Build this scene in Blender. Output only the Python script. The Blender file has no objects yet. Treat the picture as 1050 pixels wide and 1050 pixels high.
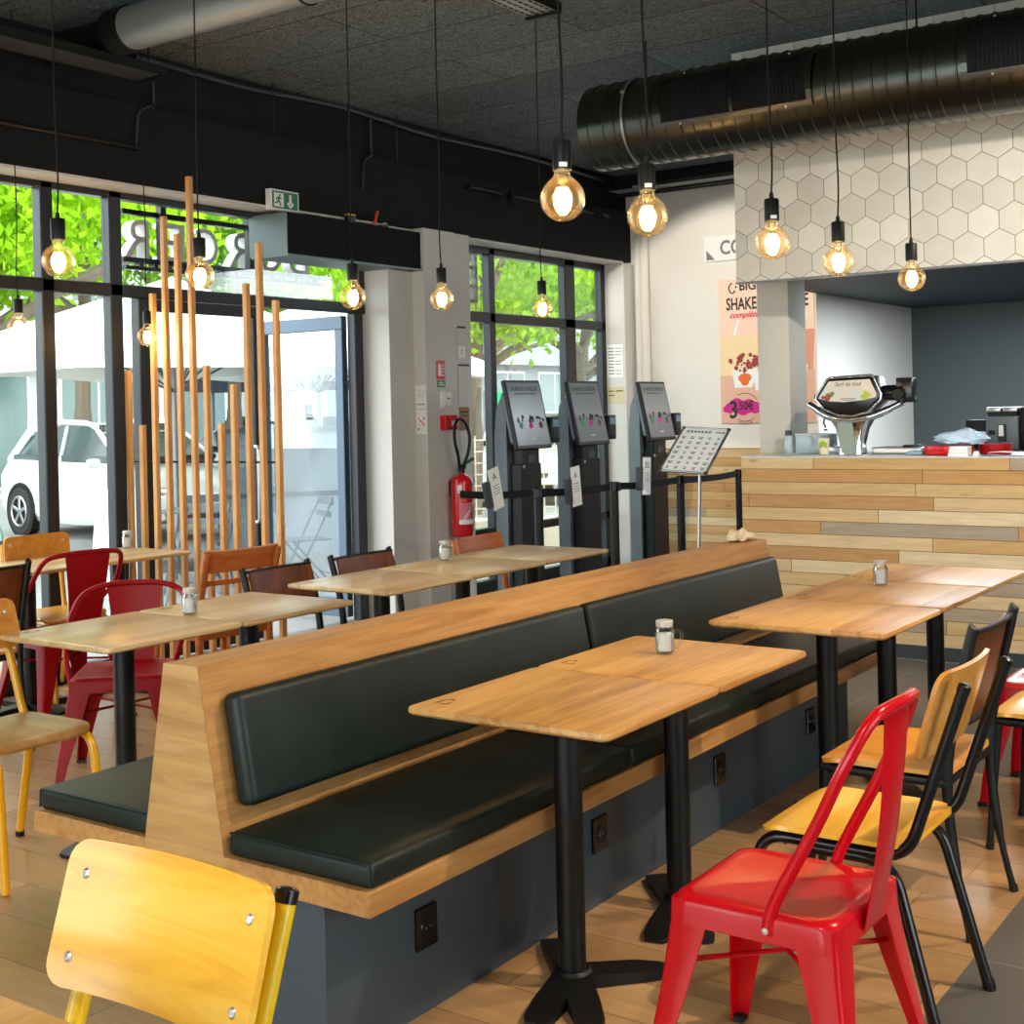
import bpy, bmesh, math, random
from mathutils import Vector, Matrix
random.seed(7)
sc = bpy.context.scene
COL = sc.collection
PI = math.pi
R = math.radians

# ------------------------------------------------------------------ helpers
def lin(c):
    return tuple(((v/255)/12.92 if v/255 <= .04045 else ((v/255+.055)/1.055)**2.4) for v in c)

class N:
    """small node-tree helper"""
    def __init__(s, name):
        s.m = bpy.data.materials.new(name); s.m.use_nodes = True
        s.t = s.m.node_tree; s.t.nodes.clear()
        s.out = s.n('ShaderNodeOutputMaterial')
    def n(s, typ, **kw):
        x = s.t.nodes.new(typ)
        for k, v in kw.items(): setattr(x, k, v)
        return x
    def put(s, sock, v):
        if hasattr(v, 'is_output') or isinstance(v, bpy.types.NodeSocket): s.t.links.new(v, sock)
        else: sock.default_value = v
    def math(s, op, a, b=0.0, c=None):
        x = s.n('ShaderNodeMath', operation=op)
        s.put(x.inputs[0], a); s.put(x.inputs[1], b)
        if c is not None: s.put(x.inputs[2], c)
        return x.outputs[0]
    def vec(s, x, y, z):
        v = s.n('ShaderNodeCombineXYZ')
        for i, q in enumerate((x, y, z)): s.put(v.inputs[i], q)
        return v.outputs[0]
    def sep(s, v):
        x = s.n('ShaderNodeSeparateXYZ'); s.put(x.inputs[0], v); return x.outputs
    def noise(s, vec, scale=5, detail=4, rough=.55, dist=0.0):
        x = s.n('ShaderNodeTexNoise'); s.put(x.inputs['Vector'], vec)
        x.inputs['Scale'].default_value = scale; x.inputs['Detail'].default_value = detail
        x.inputs['Roughness'].default_value = rough; x.inputs['Distortion'].default_value = dist
        return x.outputs['Fac']
    def white(s, vec):
        x = s.n('ShaderNodeTexWhiteNoise', noise_dimensions='3D'); s.put(x.inputs['Vector'], vec); return x.outputs['Value']
    def ramp(s, fac, stops, interp='LINEAR'):
        x = s.n('ShaderNodeValToRGB'); s.put(x.inputs[0], fac); cr = x.color_ramp; cr.interpolation = interp
        while len(cr.elements) < len(stops): cr.elements.new(.5)
        for e, (p, c) in zip(cr.elements, stops): e.position = p; e.color = (*lin(c), 1)
        return x.outputs[0]
    def mix(s, fac, a, b, blend='MIX'):
        x = s.n('ShaderNodeMix', data_type='RGBA', blend_type=blend)
        s.put(x.inputs[0], fac); s.put(x.inputs[6], a); s.put(x.inputs[7], b); return x.outputs[2]
    def obj(s):
        return s.n('ShaderNodeTexCoord').outputs['Object']
    def scale(s, v, k):
        x = s.n('ShaderNodeVectorMath', operation='MULTIPLY'); s.put(x.inputs[0], v); x.inputs[1].default_value = k; return x.outputs[0]
    def addv(s, a, b):
        x = s.n('ShaderNodeVectorMath', operation='ADD'); s.put(x.inputs[0], a); s.put(x.inputs[1], b); return x.outputs[0]
    def rnd(s):
        return s.n('ShaderNodeObjectInfo').outputs['Random']
    def bsdf(s, col, rough=.5, metal=0.0, spec=.5, coat=0.0, bump=None, bstr=.2, bdist=.01, **kw):
        p = s.n('ShaderNodeBsdfPrincipled')
        s.put(p.inputs['Base Color'], col if not (isinstance(col, tuple) and len(col) == 3) else (*lin(col), 1))
        s.put(p.inputs['Roughness'], rough); p.inputs['Metallic'].default_value = metal
        p.inputs['Specular IOR Level'].default_value = spec; p.inputs['Coat Weight'].default_value = coat
        p.inputs['Coat Roughness'].default_value = .15
        if bump is not None:
            b = s.n('ShaderNodeBump'); b.inputs['Strength'].default_value = bstr; b.inputs['Distance'].default_value = bdist
            s.put(b.inputs['Height'], bump); s.t.links.new(b.outputs[0], p.inputs['Normal'])
        s.t.links.new(p.outputs[0], s.out.inputs[0]); return p

def plain(name, col, rough=.5, metal=0.0, spec=.5, coat=0.0, grain=.06, gs=14):
    k = N(name)
    f = k.noise(k.obj(), gs, 3)
    c = k.mix(k.math('MULTIPLY', f, grain*2), (*lin(col), 1), (*[v*.55 for v in lin(col)], 1))
    k.bsdf(c, rough, metal, spec, coat); return k.m

def emit(name, col, s):
    k = N(name); e = k.n('ShaderNodeEmission'); e.inputs[0].default_value = (*lin(col), 1); e.inputs[1].default_value = s
    k.t.links.new(e.outputs[0], k.out.inputs[0]); return k.m

def wood(name, c1, c2, c3, axis=1, rough=.42, fine=1.0, staves=0.0, coat=0.0, spec=.4):
    """oak: streaks run along AXIS"""
    k = N(name); o = k.addv(k.obj(), k.vec(k.math('MULTIPLY', k.rnd(), 9), k.math('MULTIPLY', k.rnd(), 17), 0))
    st = [26*fine]*3; st[axis] = 1.6*fine
    g = k.noise(k.scale(o, tuple(st)), 1, 5, .65, 1.2)
    st2 = [5*fine]*3; st2[axis] = .7*fine
    w = k.noise(k.scale(o, tuple(st2)), 1, 3, .5, 2.0)
    f = k.math('ADD', k.math('MULTIPLY', g, .6), k.math('MULTIPLY', w, .4))
    if staves:
        a = k.sep(o)[0 if axis != 0 else 1]
        r = k.white(k.vec(k.math('FLOOR', k.math('DIVIDE', a, staves)), 3, 7))
        f = k.math('ADD', f, k.math('MULTIPLY', k.math('SUBTRACT', r, .5), .22))
    c = k.ramp(f, [(.3, c1), (.5, c2), (.68, c3)])
    k.bsdf(c, rough, 0, spec, coat, bump=g, bstr=.04); return k.m

def planks(name, ua, va, h, L, palette, gap, gapcol, rough=.5, grain=.35, spec=.4, bstr=.25, knots=True, urough=None, offset=None):
    """rows of boards: u along, v across; each board a random tone of PALETTE"""
    k = N(name); o = k.obj(); xyz = k.sep(o); u, v = xyz[ua], xyz[va]
    vr = k.math('DIVIDE', v, h); row = k.math('FLOOR', vr); fv = k.math('FRACT', vr)
    sh = k.white(k.vec(row, 11, 5)) if offset is None else k.math('MULTIPLY', row, offset)
    uu = k.math('ADD', k.math('DIVIDE', u, L), k.math('MULTIPLY', sh, 1.0 if offset is not None else 5.37)); colm = k.math('FLOOR', uu); fu = k.math('FRACT', uu)
    r2 = k.white(k.vec(row, colm, 2)); r3 = k.white(k.vec(row, colm, 8))
    n = len(palette)
    base = k.ramp(r2, [((i+.001)/n, c) for i, c in enumerate(palette)], 'CONSTANT')
    p = k.vec(k.math('ADD', k.math('MULTIPLY', u, 2.2), k.math('MULTIPLY', r3, 40)), k.math('MULTIPLY', v, 34), k.math('MULTIPLY', r2, 30))
    g = k.noise(p, 1, 5, .65, 1.0)
    p2 = k.vec(k.math('ADD', k.math('MULTIPLY', u, 1.2), k.math('MULTIPLY', r3, 60)), k.math('MULTIPLY', v, 8), k.math('MULTIPLY', r2, 50))
    w = k.noise(p2, 1.6, 3, .5, 2.2)
    dk = k.mix(1.0, base, (.45, .36, .28, 1), 'MULTIPLY')
    f = k.math('MULTIPLY', k.math('ADD', k.math('MULTIPLY', g, .6), k.math('MULTIPLY', w, .5)), 1.0)
    f = k.math('MULTIPLY', k.math('SUBTRACT', f, .32), grain*2.2)
    fc = k.n('ShaderNodeClamp'); k.put(fc.inputs[0], f)
    c = k.mix(fc.outputs[0], base, dk)
    if knots:
        kn = k.n('ShaderNodeTexVoronoi'); k.put(kn.inputs['Vector'], k.vec(k.math('ADD', k.math('MULTIPLY', u, 2.4), k.math('MULTIPLY', r3, 9)), k.math('MULTIPLY', v, 7.5), r2)); kn.inputs['Scale'].default_value = 1
        kd = k.math('SUBTRACT', 1, k.math('MULTIPLY', kn.outputs['Distance'], 9)); kc = k.n('ShaderNodeClamp'); k.put(kc.inputs[0], kd)
        c = k.mix(k.math('MULTIPLY', kc.outputs[0], .6), c, (*lin((92, 52, 26)), 1))
    gm = k.math('MAXIMUM', k.math('LESS_THAN', fv, gap/h), k.math('LESS_THAN', fu, gap/L))
    c = k.mix(gm, c, (*lin(gapcol), 1))
    k.bsdf(c, rough, 0, spec, bump=k.math('ADD', k.math('MULTIPLY', g, .3), k.math('MULTIPLY', gm, -1)), bstr=bstr, bdist=.004); return k.m

def glass(name, tint=(1, 1, 1), refl=.5, rough=0.0):
    """thin pane: clear with a fresnel reflection"""
    k = N(name); t = k.n('ShaderNodeBsdfTransparent'); t.inputs[0].default_value = (*tint, 1)
    g = k.n('ShaderNodeBsdfGlossy'); g.inputs['Roughness'].default_value = rough
    f = k.n('ShaderNodeFresnel'); f.inputs[0].default_value = 1.45
    m = k.n('ShaderNodeMixShader'); k.put(m.inputs[0], k.math('MULTIPLY', f.outputs[0], refl))
    k.t.links.new(t.outputs[0], m.inputs[1]); k.t.links.new(g.outputs[0], m.inputs[2]); k.t.links.new(m.outputs[0], k.out.inputs[0]); return k.m

class MB:
    def __init__(s): s.bm = bmesh.new()
    def _xf(s, vs, mat):
        bmesh.ops.transform(s.bm, matrix=mat, verts=vs)
    def box(s, c, d, bev=0.0, seg=2, rot=None):
        g = bmesh.ops.create_cube(s.bm, size=1)['verts']
        bmesh.ops.scale(s.bm, vec=d, verts=g)
        if bev:
            es = list({e for v in g for e in v.link_edges})
            r = bmesh.ops.bevel(s.bm, geom=es, offset=bev, segments=seg, profile=.5, affect='EDGES')
            g = list({v for f in r['faces'] for v in f.verts} | {v for v in g if v.is_valid})
        m = Matrix.Translation(c)
        if rot is not None: m = m @ (rot if isinstance(rot, Matrix) else Matrix.Rotation(rot, 4, 'Z'))
        s._xf(g, m); return s
    def bx(s, x0, x1, y0, y1, z0, z1, bev=0.0, seg=2):
        return s.box(((x0+x1)/2, (y0+y1)/2, (z0+z1)/2), (abs(x1-x0), abs(y1-y0), abs(z1-z0)), bev, seg)
    def tube(s, pts, r, seg=10, closed=False, caps=True):
        pts = [Vector(p) for p in pts]; n = len(pts); rad = r if isinstance(r, (list, tuple)) else [r]*n
        tang = []
        for i in range(n):
            a = pts[(i-1) % n] if (closed or i) else pts[i]; b = pts[(i+1) % n] if (closed or i < n-1) else pts[i]
            tang.append((b-a).normalized())
        up = Vector((0, 0, 1)) if abs(tang[0].z) < .9 else Vector((1, 0, 0))
        nrm = tang[0].cross(up).normalized(); rings = []
        for i in range(n):
            if i:
                ax = tang[i-1].cross(tang[i])
                if ax.length > 1e-7: nrm = Matrix.Rotation(tang[i-1].angle(tang[i]), 3, ax.normalized()) @ nrm
            bi = tang[i].cross(nrm).normalized()
            rings.append([s.bm.verts.new(pts[i] + (nrm*math.cos(2*PI*k/seg) + bi*math.sin(2*PI*k/seg))*rad[i]) for k in range(seg)])
        for i in range(n if closed else n-1):
            a, b = rings[i], rings[(i+1) % n]
            for k in range(seg): s.bm.faces.new((a[k], a[(k+1) % seg], b[(k+1) % seg], b[k]))
        if caps and not closed:
            s.bm.faces.new(rings[0][::-1]); s.bm.faces.new(rings[-1])
        return s
    def cyl(s, p0, p1, r, r2=None, seg=16): return s.tube([p0, p1], [r, r if r2 is None else r2], seg)
    def lathe(s, prof, c=(0, 0, 0), seg=24, rot=None):
        m = Matrix.Translation(c) @ (rot if rot is not None else Matrix.Identity(4)); rings = []
        for r, z in prof:
            if r < 1e-6: rings.append([s.bm.verts.new(m @ Vector((0, 0, z)))])
            else: rings.append([s.bm.verts.new(m @ Vector((r*math.cos(2*PI*k/seg), r*math.sin(2*PI*k/seg), z))) for k in range(seg)])
        for a, b in zip(rings, rings[1:]):
            if len(a) == 1 and len(b) == 1: continue
            for k in range(seg):
                q = (k+1) % seg
                if len(a) == 1: s.bm.faces.new((a[0], b[q], b[k]))
                elif len(b) == 1: s.bm.faces.new((a[k], a[q], b[0]))
                else: s.bm.faces.new((a[k], a[q], b[q], b[k]))
        return s
    def prism(s, pts, o, u, v, w):
        """polygon PTS in the (u,v) plane from O, extruded by the vector W"""
        o, u, v, w = Vector(o), Vector(u), Vector(v), Vector(w)
        a = [s.bm.verts.new(o+u*x+v*y) for x, y in pts]; b = [s.bm.verts.new(q.co+w) for q in a]; n = len(a)
        s.bm.faces.new(a[::-1]); s.bm.faces.new(b)
        for i in range(n): s.bm.faces.new((a[i], a[(i+1) % n], b[(i+1) % n], b[i]))
        return s
    def quad(s, a, b, c, d):
        s.bm.faces.new([s.bm.verts.new(Vector(p)) for p in (a, b, c, d)]); return s
    def sheet(s, f, us, vs, thick):
        """solid shell over the surface f(u,v) -> (point); thickness along its normal"""
        P = [[Vector(f(u, v)) for v in vs] for u in us]; nu, nv = len(us), len(vs)
        def nr(i, j):
            a = P[min(i+1, nu-1)][j]-P[max(i-1, 0)][j]; b = P[i][min(j+1, nv-1)]-P[i][max(j-1, 0)]
            c = a.cross(b); return c.normalized() if c.length > 1e-9 else Vector((0, 0, 1))
        A = [[s.bm.verts.new(P[i][j]) for j in range(nv)] for i in range(nu)]
        B = [[s.bm.verts.new(P[i][j]-nr(i, j)*thick) for j in range(nv)] for i in range(nu)]
        for i in range(nu-1):
            for j in range(nv-1):
                s.bm.faces.new((A[i][j], A[i+1][j], A[i+1][j+1], A[i][j+1])); s.bm.faces.new((B[i][j], B[i][j+1], B[i+1][j+1], B[i+1][j]))
        for i in range(nu-1):
            s.bm.faces.new((A[i][0], B[i][0], B[i+1][0], A[i+1][0])); s.bm.faces.new((A[i][-1], A[i+1][-1], B[i+1][-1], B[i][-1]))
        for j in range(nv-1):
            s.bm.faces.new((A[0][j], A[0][j+1], B[0][j+1], B[0][j])); s.bm.faces.new((A[-1][j], B[-1][j], B[-1][j+1], A[-1][j+1]))
        return s
    def build(s, name, mat, parent=None, ang=35, loc=None, rot=None):
        bmesh.ops.recalc_face_normals(s.bm, faces=s.bm.faces[:])
        me = bpy.data.meshes.new(name); s.bm.to_mesh(me); s.bm.free()
        if ang:
            me.polygons.foreach_set('use_smooth', [True]*len(me.polygons)); me.set_sharp_from_angle(angle=R(ang))
        if mat: me.materials.append(mat)
        ob = bpy.data.objects.new(name, me); COL.objects.link(ob)
        if parent: ob.parent = parent
        if loc: ob.location = loc
        if rot: ob.rotation_euler = rot
        return ob

def tag(o, label=None, cat=None, group=None, kind=None):
    if label: o['label'] = label
    if cat: o['category'] = cat
    if group: o['group'] = group
    if kind: o['kind'] = kind
    return o
def thing(name, label, cat, loc=(0, 0, 0), rz=0.0, group=None):
    o = bpy.data.objects.new(name, None); COL.objects.link(o); o.location = loc; o.rotation_euler = (0, 0, rz)
    o.empty_display_size = .1
    return tag(o, label, cat, group)
def kids(o): return [x for x in bpy.data.objects if x.parent == o]
def dup(root, loc, rz=None, label=None, group=None):
    def cp(o, par):
        c = o.copy(); COL.objects.link(c)
        if par: c.parent = par
        for ch in kids(o): cp(ch, c)
        return c
    r = cp(root, None); r.location = loc
    if rz is not None: r.rotation_euler = (0, 0, rz)
    if label: r['label'] = label
    if group: r['group'] = group
    return r
def struct(name, mb, mat, parent=None):
    o = mb.build(name, mat, parent, 30)
    if parent is None: o['kind'] = 'structure'
    return o
def text(s, o, u, v, h, mat, name, parent=None, depth=.002, width=None, shear=0.0, align='CENTER', bold=0.0):
    """lettering S centred at O; u = reading direction, v = up; cap height H"""
    cu = bpy.data.curves.new(name, 'FONT'); cu.body = s; cu.align_x = 'LEFT'; cu.size = 1; cu.extrude = .001; cu.shear = shear; cu.offset = bold; cu.resolution_u = 3
    t = bpy.data.objects.new('tmp', cu); COL.objects.link(t); bpy.context.view_layer.update()
    me = bpy.data.meshes.new_from_object(t.evaluated_get(bpy.context.evaluated_depsgraph_get())); bpy.data.objects.remove(t); bpy.data.curves.remove(cu)
    xs = [q.co.x for q in me.vertices]; ys = [q.co.y for q in me.vertices]
    x0, x1 = min(xs), max(xs); y0, y1 = min(ys), max(ys)
    ky = h/(y1-y0); kx = (width/(x1-x0)) if width else ky
    u, v = Vector(u).normalized(), Vector(v).normalized(); w = u.cross(v)
    for q in me.vertices:
        x = (q.co.x-x0)*kx - ((x1-x0)*kx/2 if align == 'CENTER' else 0); y = (q.co.y-(y0+y1)/2)*ky; z = depth if q.co.z > 0 else 0
        q.co = Vector(o)+u*x+v*y+w*z
    me.name = name; me.materials.clear(); me.materials.append(mat)
    ob = bpy.data.objects.new(name, me); COL.objects.link(ob)
    if parent: ob.parent = parent
    return ob
def arc(c, r, a0, a1, n, plane='XZ', k=1.0):
    out = []
    for i in range(n+1):
        a = a0+(a1-a0)*i/n; p, q = r*math.cos(a), r*k*math.sin(a)
        out.append({'XZ': (c[0]+p, c[1], c[2]+q), 'YZ': (c[0], c[1]+p, c[2]+q), 'XY': (c[0]+p, c[1]+q, c[2])}[plane])
    return out
def smooth(pts, n=6):
    """Catmull-Rom through PTS"""
    P = [Vector(p) for p in pts]; out = []
    for i in range(len(P)-1):
        a = P[max(i-1, 0)]; b = P[i]; c = P[i+1]; d = P[min(i+2, len(P)-1)]
        for k in range(n):
            t = k/n; out.append(.5*((2*b)+(c-a)*t+(2*a-5*b+4*c-d)*t*t+(3*b-a-3*c+d)*t**3))
    return out+[P[-1]]
def bend(pts, rad, n=5):
    """polyline with rounded corners"""
    P = [Vector(p) for p in pts]; out = [P[0]]
    for i in range(1, len(P)-1):
        a = (P[i-1]-P[i]); b = (P[i+1]-P[i]); r = min(rad, a.length*.45, b.length*.45)
        s0 = P[i]+a.normalized()*r; s1 = P[i]+b.normalized()*r
        for k in range(n+1):
            t = k/n; out.append(s0*(1-t)**2+P[i]*2*t*(1-t)+s1*t*t)
    return out+[P[-1]]
def lsp(a, b, n): return [a+(b-a)*i/(n-1) for i in range(n)]

# ------------------------------------------------------------------ materials
M = {}
M['oak_table'] = wood('oak tabletop', (160, 112, 56), (204, 154, 88), (220, 176, 110), 1, .34, 1.0, .085, spec=.45)
M['oak_glare'] = wood('glare lightened oak tabletop', (176, 140, 92), (206, 174, 122), (220, 192, 144), 1, .28, 1.0, .085, spec=.45)  # window glare on the window-side tables painted in as a lighter oak
M['oak_bench'] = wood('oak veneer', (152, 110, 62), (184, 142, 88), (202, 162, 108), 0, .45, 1.2)
M['oak_bench_y'] = wood('oak veneer long grain', (146, 98, 48), (180, 132, 76), (198, 152, 96), 1, .45, 1.2)
M['slat'] = wood('larch slat', (184, 126, 68), (214, 158, 94), (228, 178, 116), 2, .5, 1.6)
M['ply_yellow'] = wood('yellow lacquered plywood', (206, 134, 20), (238, 178, 50), (250, 204, 92), 0, .24, .55, coat=.4)
M['ply_honey'] = wood('honey plywood', (186, 116, 36), (222, 152, 62), (232, 170, 84), 1, .3, .7, coat=.3)
M['ply_brown'] = wood('worn brown plywood', (134, 92, 44), (166, 120, 64), (190, 150, 98), 1, .35, .7)
M['ply_amber'] = wood('amber plywood', (160, 98, 28), (196, 130, 48), (212, 150, 70), 1, .35, .7)
M['ply_edge'] = plain('plywood edge', (205, 160, 105), .6)
M['walnut'] = wood('brown stained wood', (70, 34, 14), (104, 54, 24), (130, 72, 36), 2, .4, .8)
M['orange_wood'] = wood('orange beech', (150, 76, 30), (186, 102, 48), (204, 124, 66), 0, .4, .9)
M['leather'] = (lambda k: (k.bsdf(k.ramp(k.noise(k.obj(), 9, 3), [(.3, (12, 24, 22)), (.7, (22, 36, 32))]), .46, 0, .35, bump=k.noise(k.obj(), 420, 3), bstr=.12, bdist=.002), k.m)[1])(N('dark green leather'))
M['plinth'] = plain('slate blue paint', (66, 77, 86), .55, spec=.4)
M['black'] = plain('black powder coat', (14, 15, 16), .45, spec=.35)
M['black_gloss'] = plain('black gloss paint', (16, 16, 18), .22)
M['black_matt'] = plain('matt black', (17, 18, 20), .8, spec=.3)
M['fascia'] = plain('black wall paint', (24, 25, 27), .8, spec=.2)
M['casing'] = plain('black casing paint', (20, 21, 23), .75, spec=.15)
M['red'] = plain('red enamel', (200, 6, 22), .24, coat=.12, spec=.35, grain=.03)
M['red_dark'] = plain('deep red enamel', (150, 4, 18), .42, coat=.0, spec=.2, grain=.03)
M['yellow_tube'] = plain('yellow enamel tube', (236, 196, 12), .28, coat=.3, grain=.03)
M['yellow_old'] = plain('ochre enamel tube', (226, 164, 14), .32, coat=.3, grain=.03)
M['steel'] = plain('brushed steel', (190, 192, 194), .3, 1.0)
M['zinc'] = plain('zinc lid', (206, 206, 204), .45, .5)
M['chrome'] = plain('chrome', (215, 218, 222), .07, 1.0, grain=.01)
M['duct'] = plain('galvanised dark duct', (88, 90, 86), .27, 1.0, grain=.2, gs=4)
M['pipe_grey'] = plain('grey pipe', (150, 152, 150), .4, .6)
M['screw'] = plain('screw head', (215, 215, 210), .3, .8)
M['white_wall'] = plain('white wall paint', (226, 222, 214), .7, grain=.03, gs=3)
M['white_pier'] = plain('pier paint', (208, 206, 200), .7, grain=.03, gs=3)
M['pillar_paint'] = plain('pillar paint', (206, 202, 190), .6, grain=.02)
M['white'] = plain('white plastic', (238, 238, 236), .45)
M['paper'] = plain('paper', (240, 240, 236), .8, grain=.02)
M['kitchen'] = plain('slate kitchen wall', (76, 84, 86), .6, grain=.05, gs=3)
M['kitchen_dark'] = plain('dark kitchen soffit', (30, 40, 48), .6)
M['frame'] = plain('anthracite window frame', (30, 33, 38), .38, .2)
M['frame_light'] = plain('blue grey door frame', (78, 98, 116), .4, .2)
M['glass'] = glass('window glass', (.95, .98, .97), .22)
M['glass_door'] = glass('door glass', (.86, .91, .93), .4)
M['jar_glass'] = glass('jar glass', (.97, .985, .98), .7, .02)
def bulb_mat():
    k = N('amber bulb glass'); t = k.n('ShaderNodeBsdfTransparent'); t.inputs[0].default_value = (1, .93, .78, 1)
    g = k.n('ShaderNodeBsdfGlossy'); g.inputs['Roughness'].default_value = .03
    tr = k.n('ShaderNodeBsdfTranslucent'); tr.inputs[0].default_value = (1, .78, .46, 1)
    m0 = k.n('ShaderNodeMixShader'); m0.inputs[0].default_value = .013; k.t.links.new(t.outputs[0], m0.inputs[1]); k.t.links.new(tr.outputs[0], m0.inputs[2])
    f = k.n('ShaderNodeFresnel'); f.inputs[0].default_value = 1.35; m = k.n('ShaderNodeMixShader'); k.put(m.inputs[0], k.math('MULTIPLY', f.outputs[0], .55))
    k.t.links.new(m0.outputs[0], m.inputs[1]); k.t.links.new(g.outputs[0], m.inputs[2]); k.t.links.new(m.outputs[0], k.out.inputs[0]); return k.m
M['bulb_glass'] = bulb_mat()
M['salt'] = plain('white salt', (244, 242, 240), .9, grain=.02)
M['filament'] = emit('glowing filament', (255, 196, 110), 60)
M['grey_metal'] = plain('grey sheet metal', (104, 114, 120), .5, .3)
M['grey_dark'] = plain('dark grey plastic', (52, 56, 60), .5)
M['unit_grey'] = plain('grey green metal', (104, 120, 120), .45, .3)
M['counter_top'] = plain('pale counter laminate', (222, 220, 214), .35)
M['ink'] = plain('dark ink', (52, 46, 48), .8)
M['ink_grey'] = plain('grey ink', (120, 120, 122), .8)
M['ink_pink'] = plain('pink ink', (226, 44, 104), .8)
M['ink_magenta'] = plain('magenta ink', (206, 36, 140), .8)
M['stamp'] = plain('burnt stamp', (96, 62, 34), .7)
M['green'] = plain('exit green', (10, 120, 78), .5)
M['green_lever'] = plain('green lever', (20, 112, 60), .4)
M['ext_red'] = plain('extinguisher red', (206, 14, 26), .25, coat=.4, grain=.02)
M['beige_card'] = plain('kraft card', (150, 122, 88), .8)
M['cream_card'] = plain('cream card', (206, 196, 160), .8)
M['bag_blue'] = plain('pale blue plastic bag', (190, 212, 232), .35)
M['bone'] = plain('pale parchment', (226, 214, 188), .8)
M['floor_wood'] = planks('oak look floor tile', 0, 1, .2, 1.2, [(198, 158, 108), (188, 148, 100), (206, 166, 116), (192, 152, 108), (180, 142, 98)], .003, (112, 94, 74), .25, .42, .6, .12, True)
M['floor_grey'] = planks('grey floor tile', 0, 1, .6, .6, [(98, 95, 92), (102, 99, 96), (94, 92, 90)], .004, (146, 144, 140), .4, .22, .4, .15, False, offset=0.0)
M['base_tile'] = planks('dark baseboard tile', 0, 2, .6, .6, [(60, 66, 70), (56, 62, 66)], .004, (120, 120, 118), .5, .15, .4, .1, False, offset=0.0)
M['clad'] = planks('reclaimed plank cladding', 0, 2, .0785, 1.15, [(216, 184, 134), (200, 154, 98), (222, 196, 152), (208, 170, 114), (176, 160, 140), (226, 206, 168), (204, 162, 106), (216, 188, 142), (194, 150, 98), (210, 178, 126)], .0035, (98, 66, 36), .6, .55, .3, .35, True)
M['ceiling'] = (lambda k: k)(planks('wood wool ceiling panel', 0, 1, .6, 2.0, [(118, 130, 136), (110, 122, 128), (124, 136, 142)], .008, (14, 15, 15), .9, .3, .2, .2, False, offset=.5))
# coarse wood-wool fibre on the ceiling panels
def _fibre(m):
    t = m.node_tree; p = [n for n in t.nodes if n.type == 'BSDF_PRINCIPLED'][0]
    src = p.inputs['Base Color'].links[0].from_socket
    tc = t.nodes.new('ShaderNodeTexCoord'); mp = t.nodes.new('ShaderNodeMapping'); mp.inputs['Scale'].default_value = (26, 60, 20)
    no = t.nodes.new('ShaderNodeTexNoise'); no.inputs['Scale'].default_value = 1; no.inputs['Detail'].default_value = 6; no.inputs['Roughness'].default_value = .75; no.inputs['Distortion'].default_value = 2.5
    t.links.new(tc.outputs['Object'], mp.inputs[0]); t.links.new(mp.outputs[0], no.inputs['Vector'])
    rp = t.nodes.new('ShaderNodeValToRGB'); rp.color_ramp.elements[0].position = .4; rp.color_ramp.elements[1].position = .66
    rp.color_ramp.elements[0].color = (.12, .12, .12, 1); rp.color_ramp.elements[1].color = (1.9, 1.9, 1.9, 1)
    mx = t.nodes.new('ShaderNodeMix'); mx.data_type = 'RGBA'; mx.blend_type = 'MULTIPLY'; mx.inputs[0].default_value = 1
    t.links.new(no.outputs['Fac'], rp.inputs[0]); t.links.new(src, mx.inputs[6]); t.links.new(rp.outputs[0], mx.inputs[7]); t.links.new(mx.outputs[2], p.inputs['Base Color'])
_fibre(M['ceiling'])
def hex_mat():
    """pointed-top hexagon tiles, 169 mm across, on the XZ plane"""
    k = N('hexagon wall tile'); xyz = k.sep(k.obj()); W = .169
    x = k.math('DIVIDE', k.math('SUBTRACT', xyz[0], -3.3075), W); z = k.math('DIVIDE', k.math('SUBTRACT', xyz[2], 2.355), W)
    s3 = math.sqrt(3)
    def cell(ox, oz):
        a = k.math('ADD', x, ox); b = k.math('ADD', z, oz)
        ia = k.math('ROUND', a); ib = k.math('MULTIPLY', k.math('ROUND', k.math('DIVIDE', b, s3)), s3)
        da = k.math('ABSOLUTE', k.math('SUBTRACT', a, ia)); db = k.math('ABSOLUTE', k.math('SUBTRACT', b, ib))
        d = k.math('MAXIMUM', da, k.math('ADD', k.math('MULTIPLY', da, .5), k.math('MULTIPLY', db, s3/2)))
        return d, k.white(k.vec(ia, ib, ox+3))
    d1, r1 = cell(0, 0); d2, r2 = cell(.5, s3/2)
    lt = k.math('LESS_THAN', d1, d2); d = k.math('MINIMUM', d1, d2)
    r = k.math('ADD', k.math('MULTIPLY', lt, r1), k.math('MULTIPLY', k.math('SUBTRACT', 1, lt), r2))
    gr = k.math('GREATER_THAN', d, .489)
    c = k.ramp(k.math('ADD', k.math('MULTIPLY', r, .5), k.math('MULTIPLY', k.noise(k.obj(), 7, 3), .5)), [(.2, (196, 190, 176)), (.8, (216, 211, 198))])
    c = k.mix(gr, c, (*lin((112, 104, 90)), 1))
    edge = k.n('ShaderNodeClamp'); k.put(edge.inputs[0], k.math('MULTIPLY', k.math('SUBTRACT', .5, d), 18))
    k.bsdf(c, .28, 0, .5, bump=k.math('ADD', edge.outputs[0], k.math('MULTIPLY', k.noise(k.obj(), 9, 2), .6)), bstr=.25, bdist=.006); return k.m
M['hex'] = hex_mat()
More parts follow.
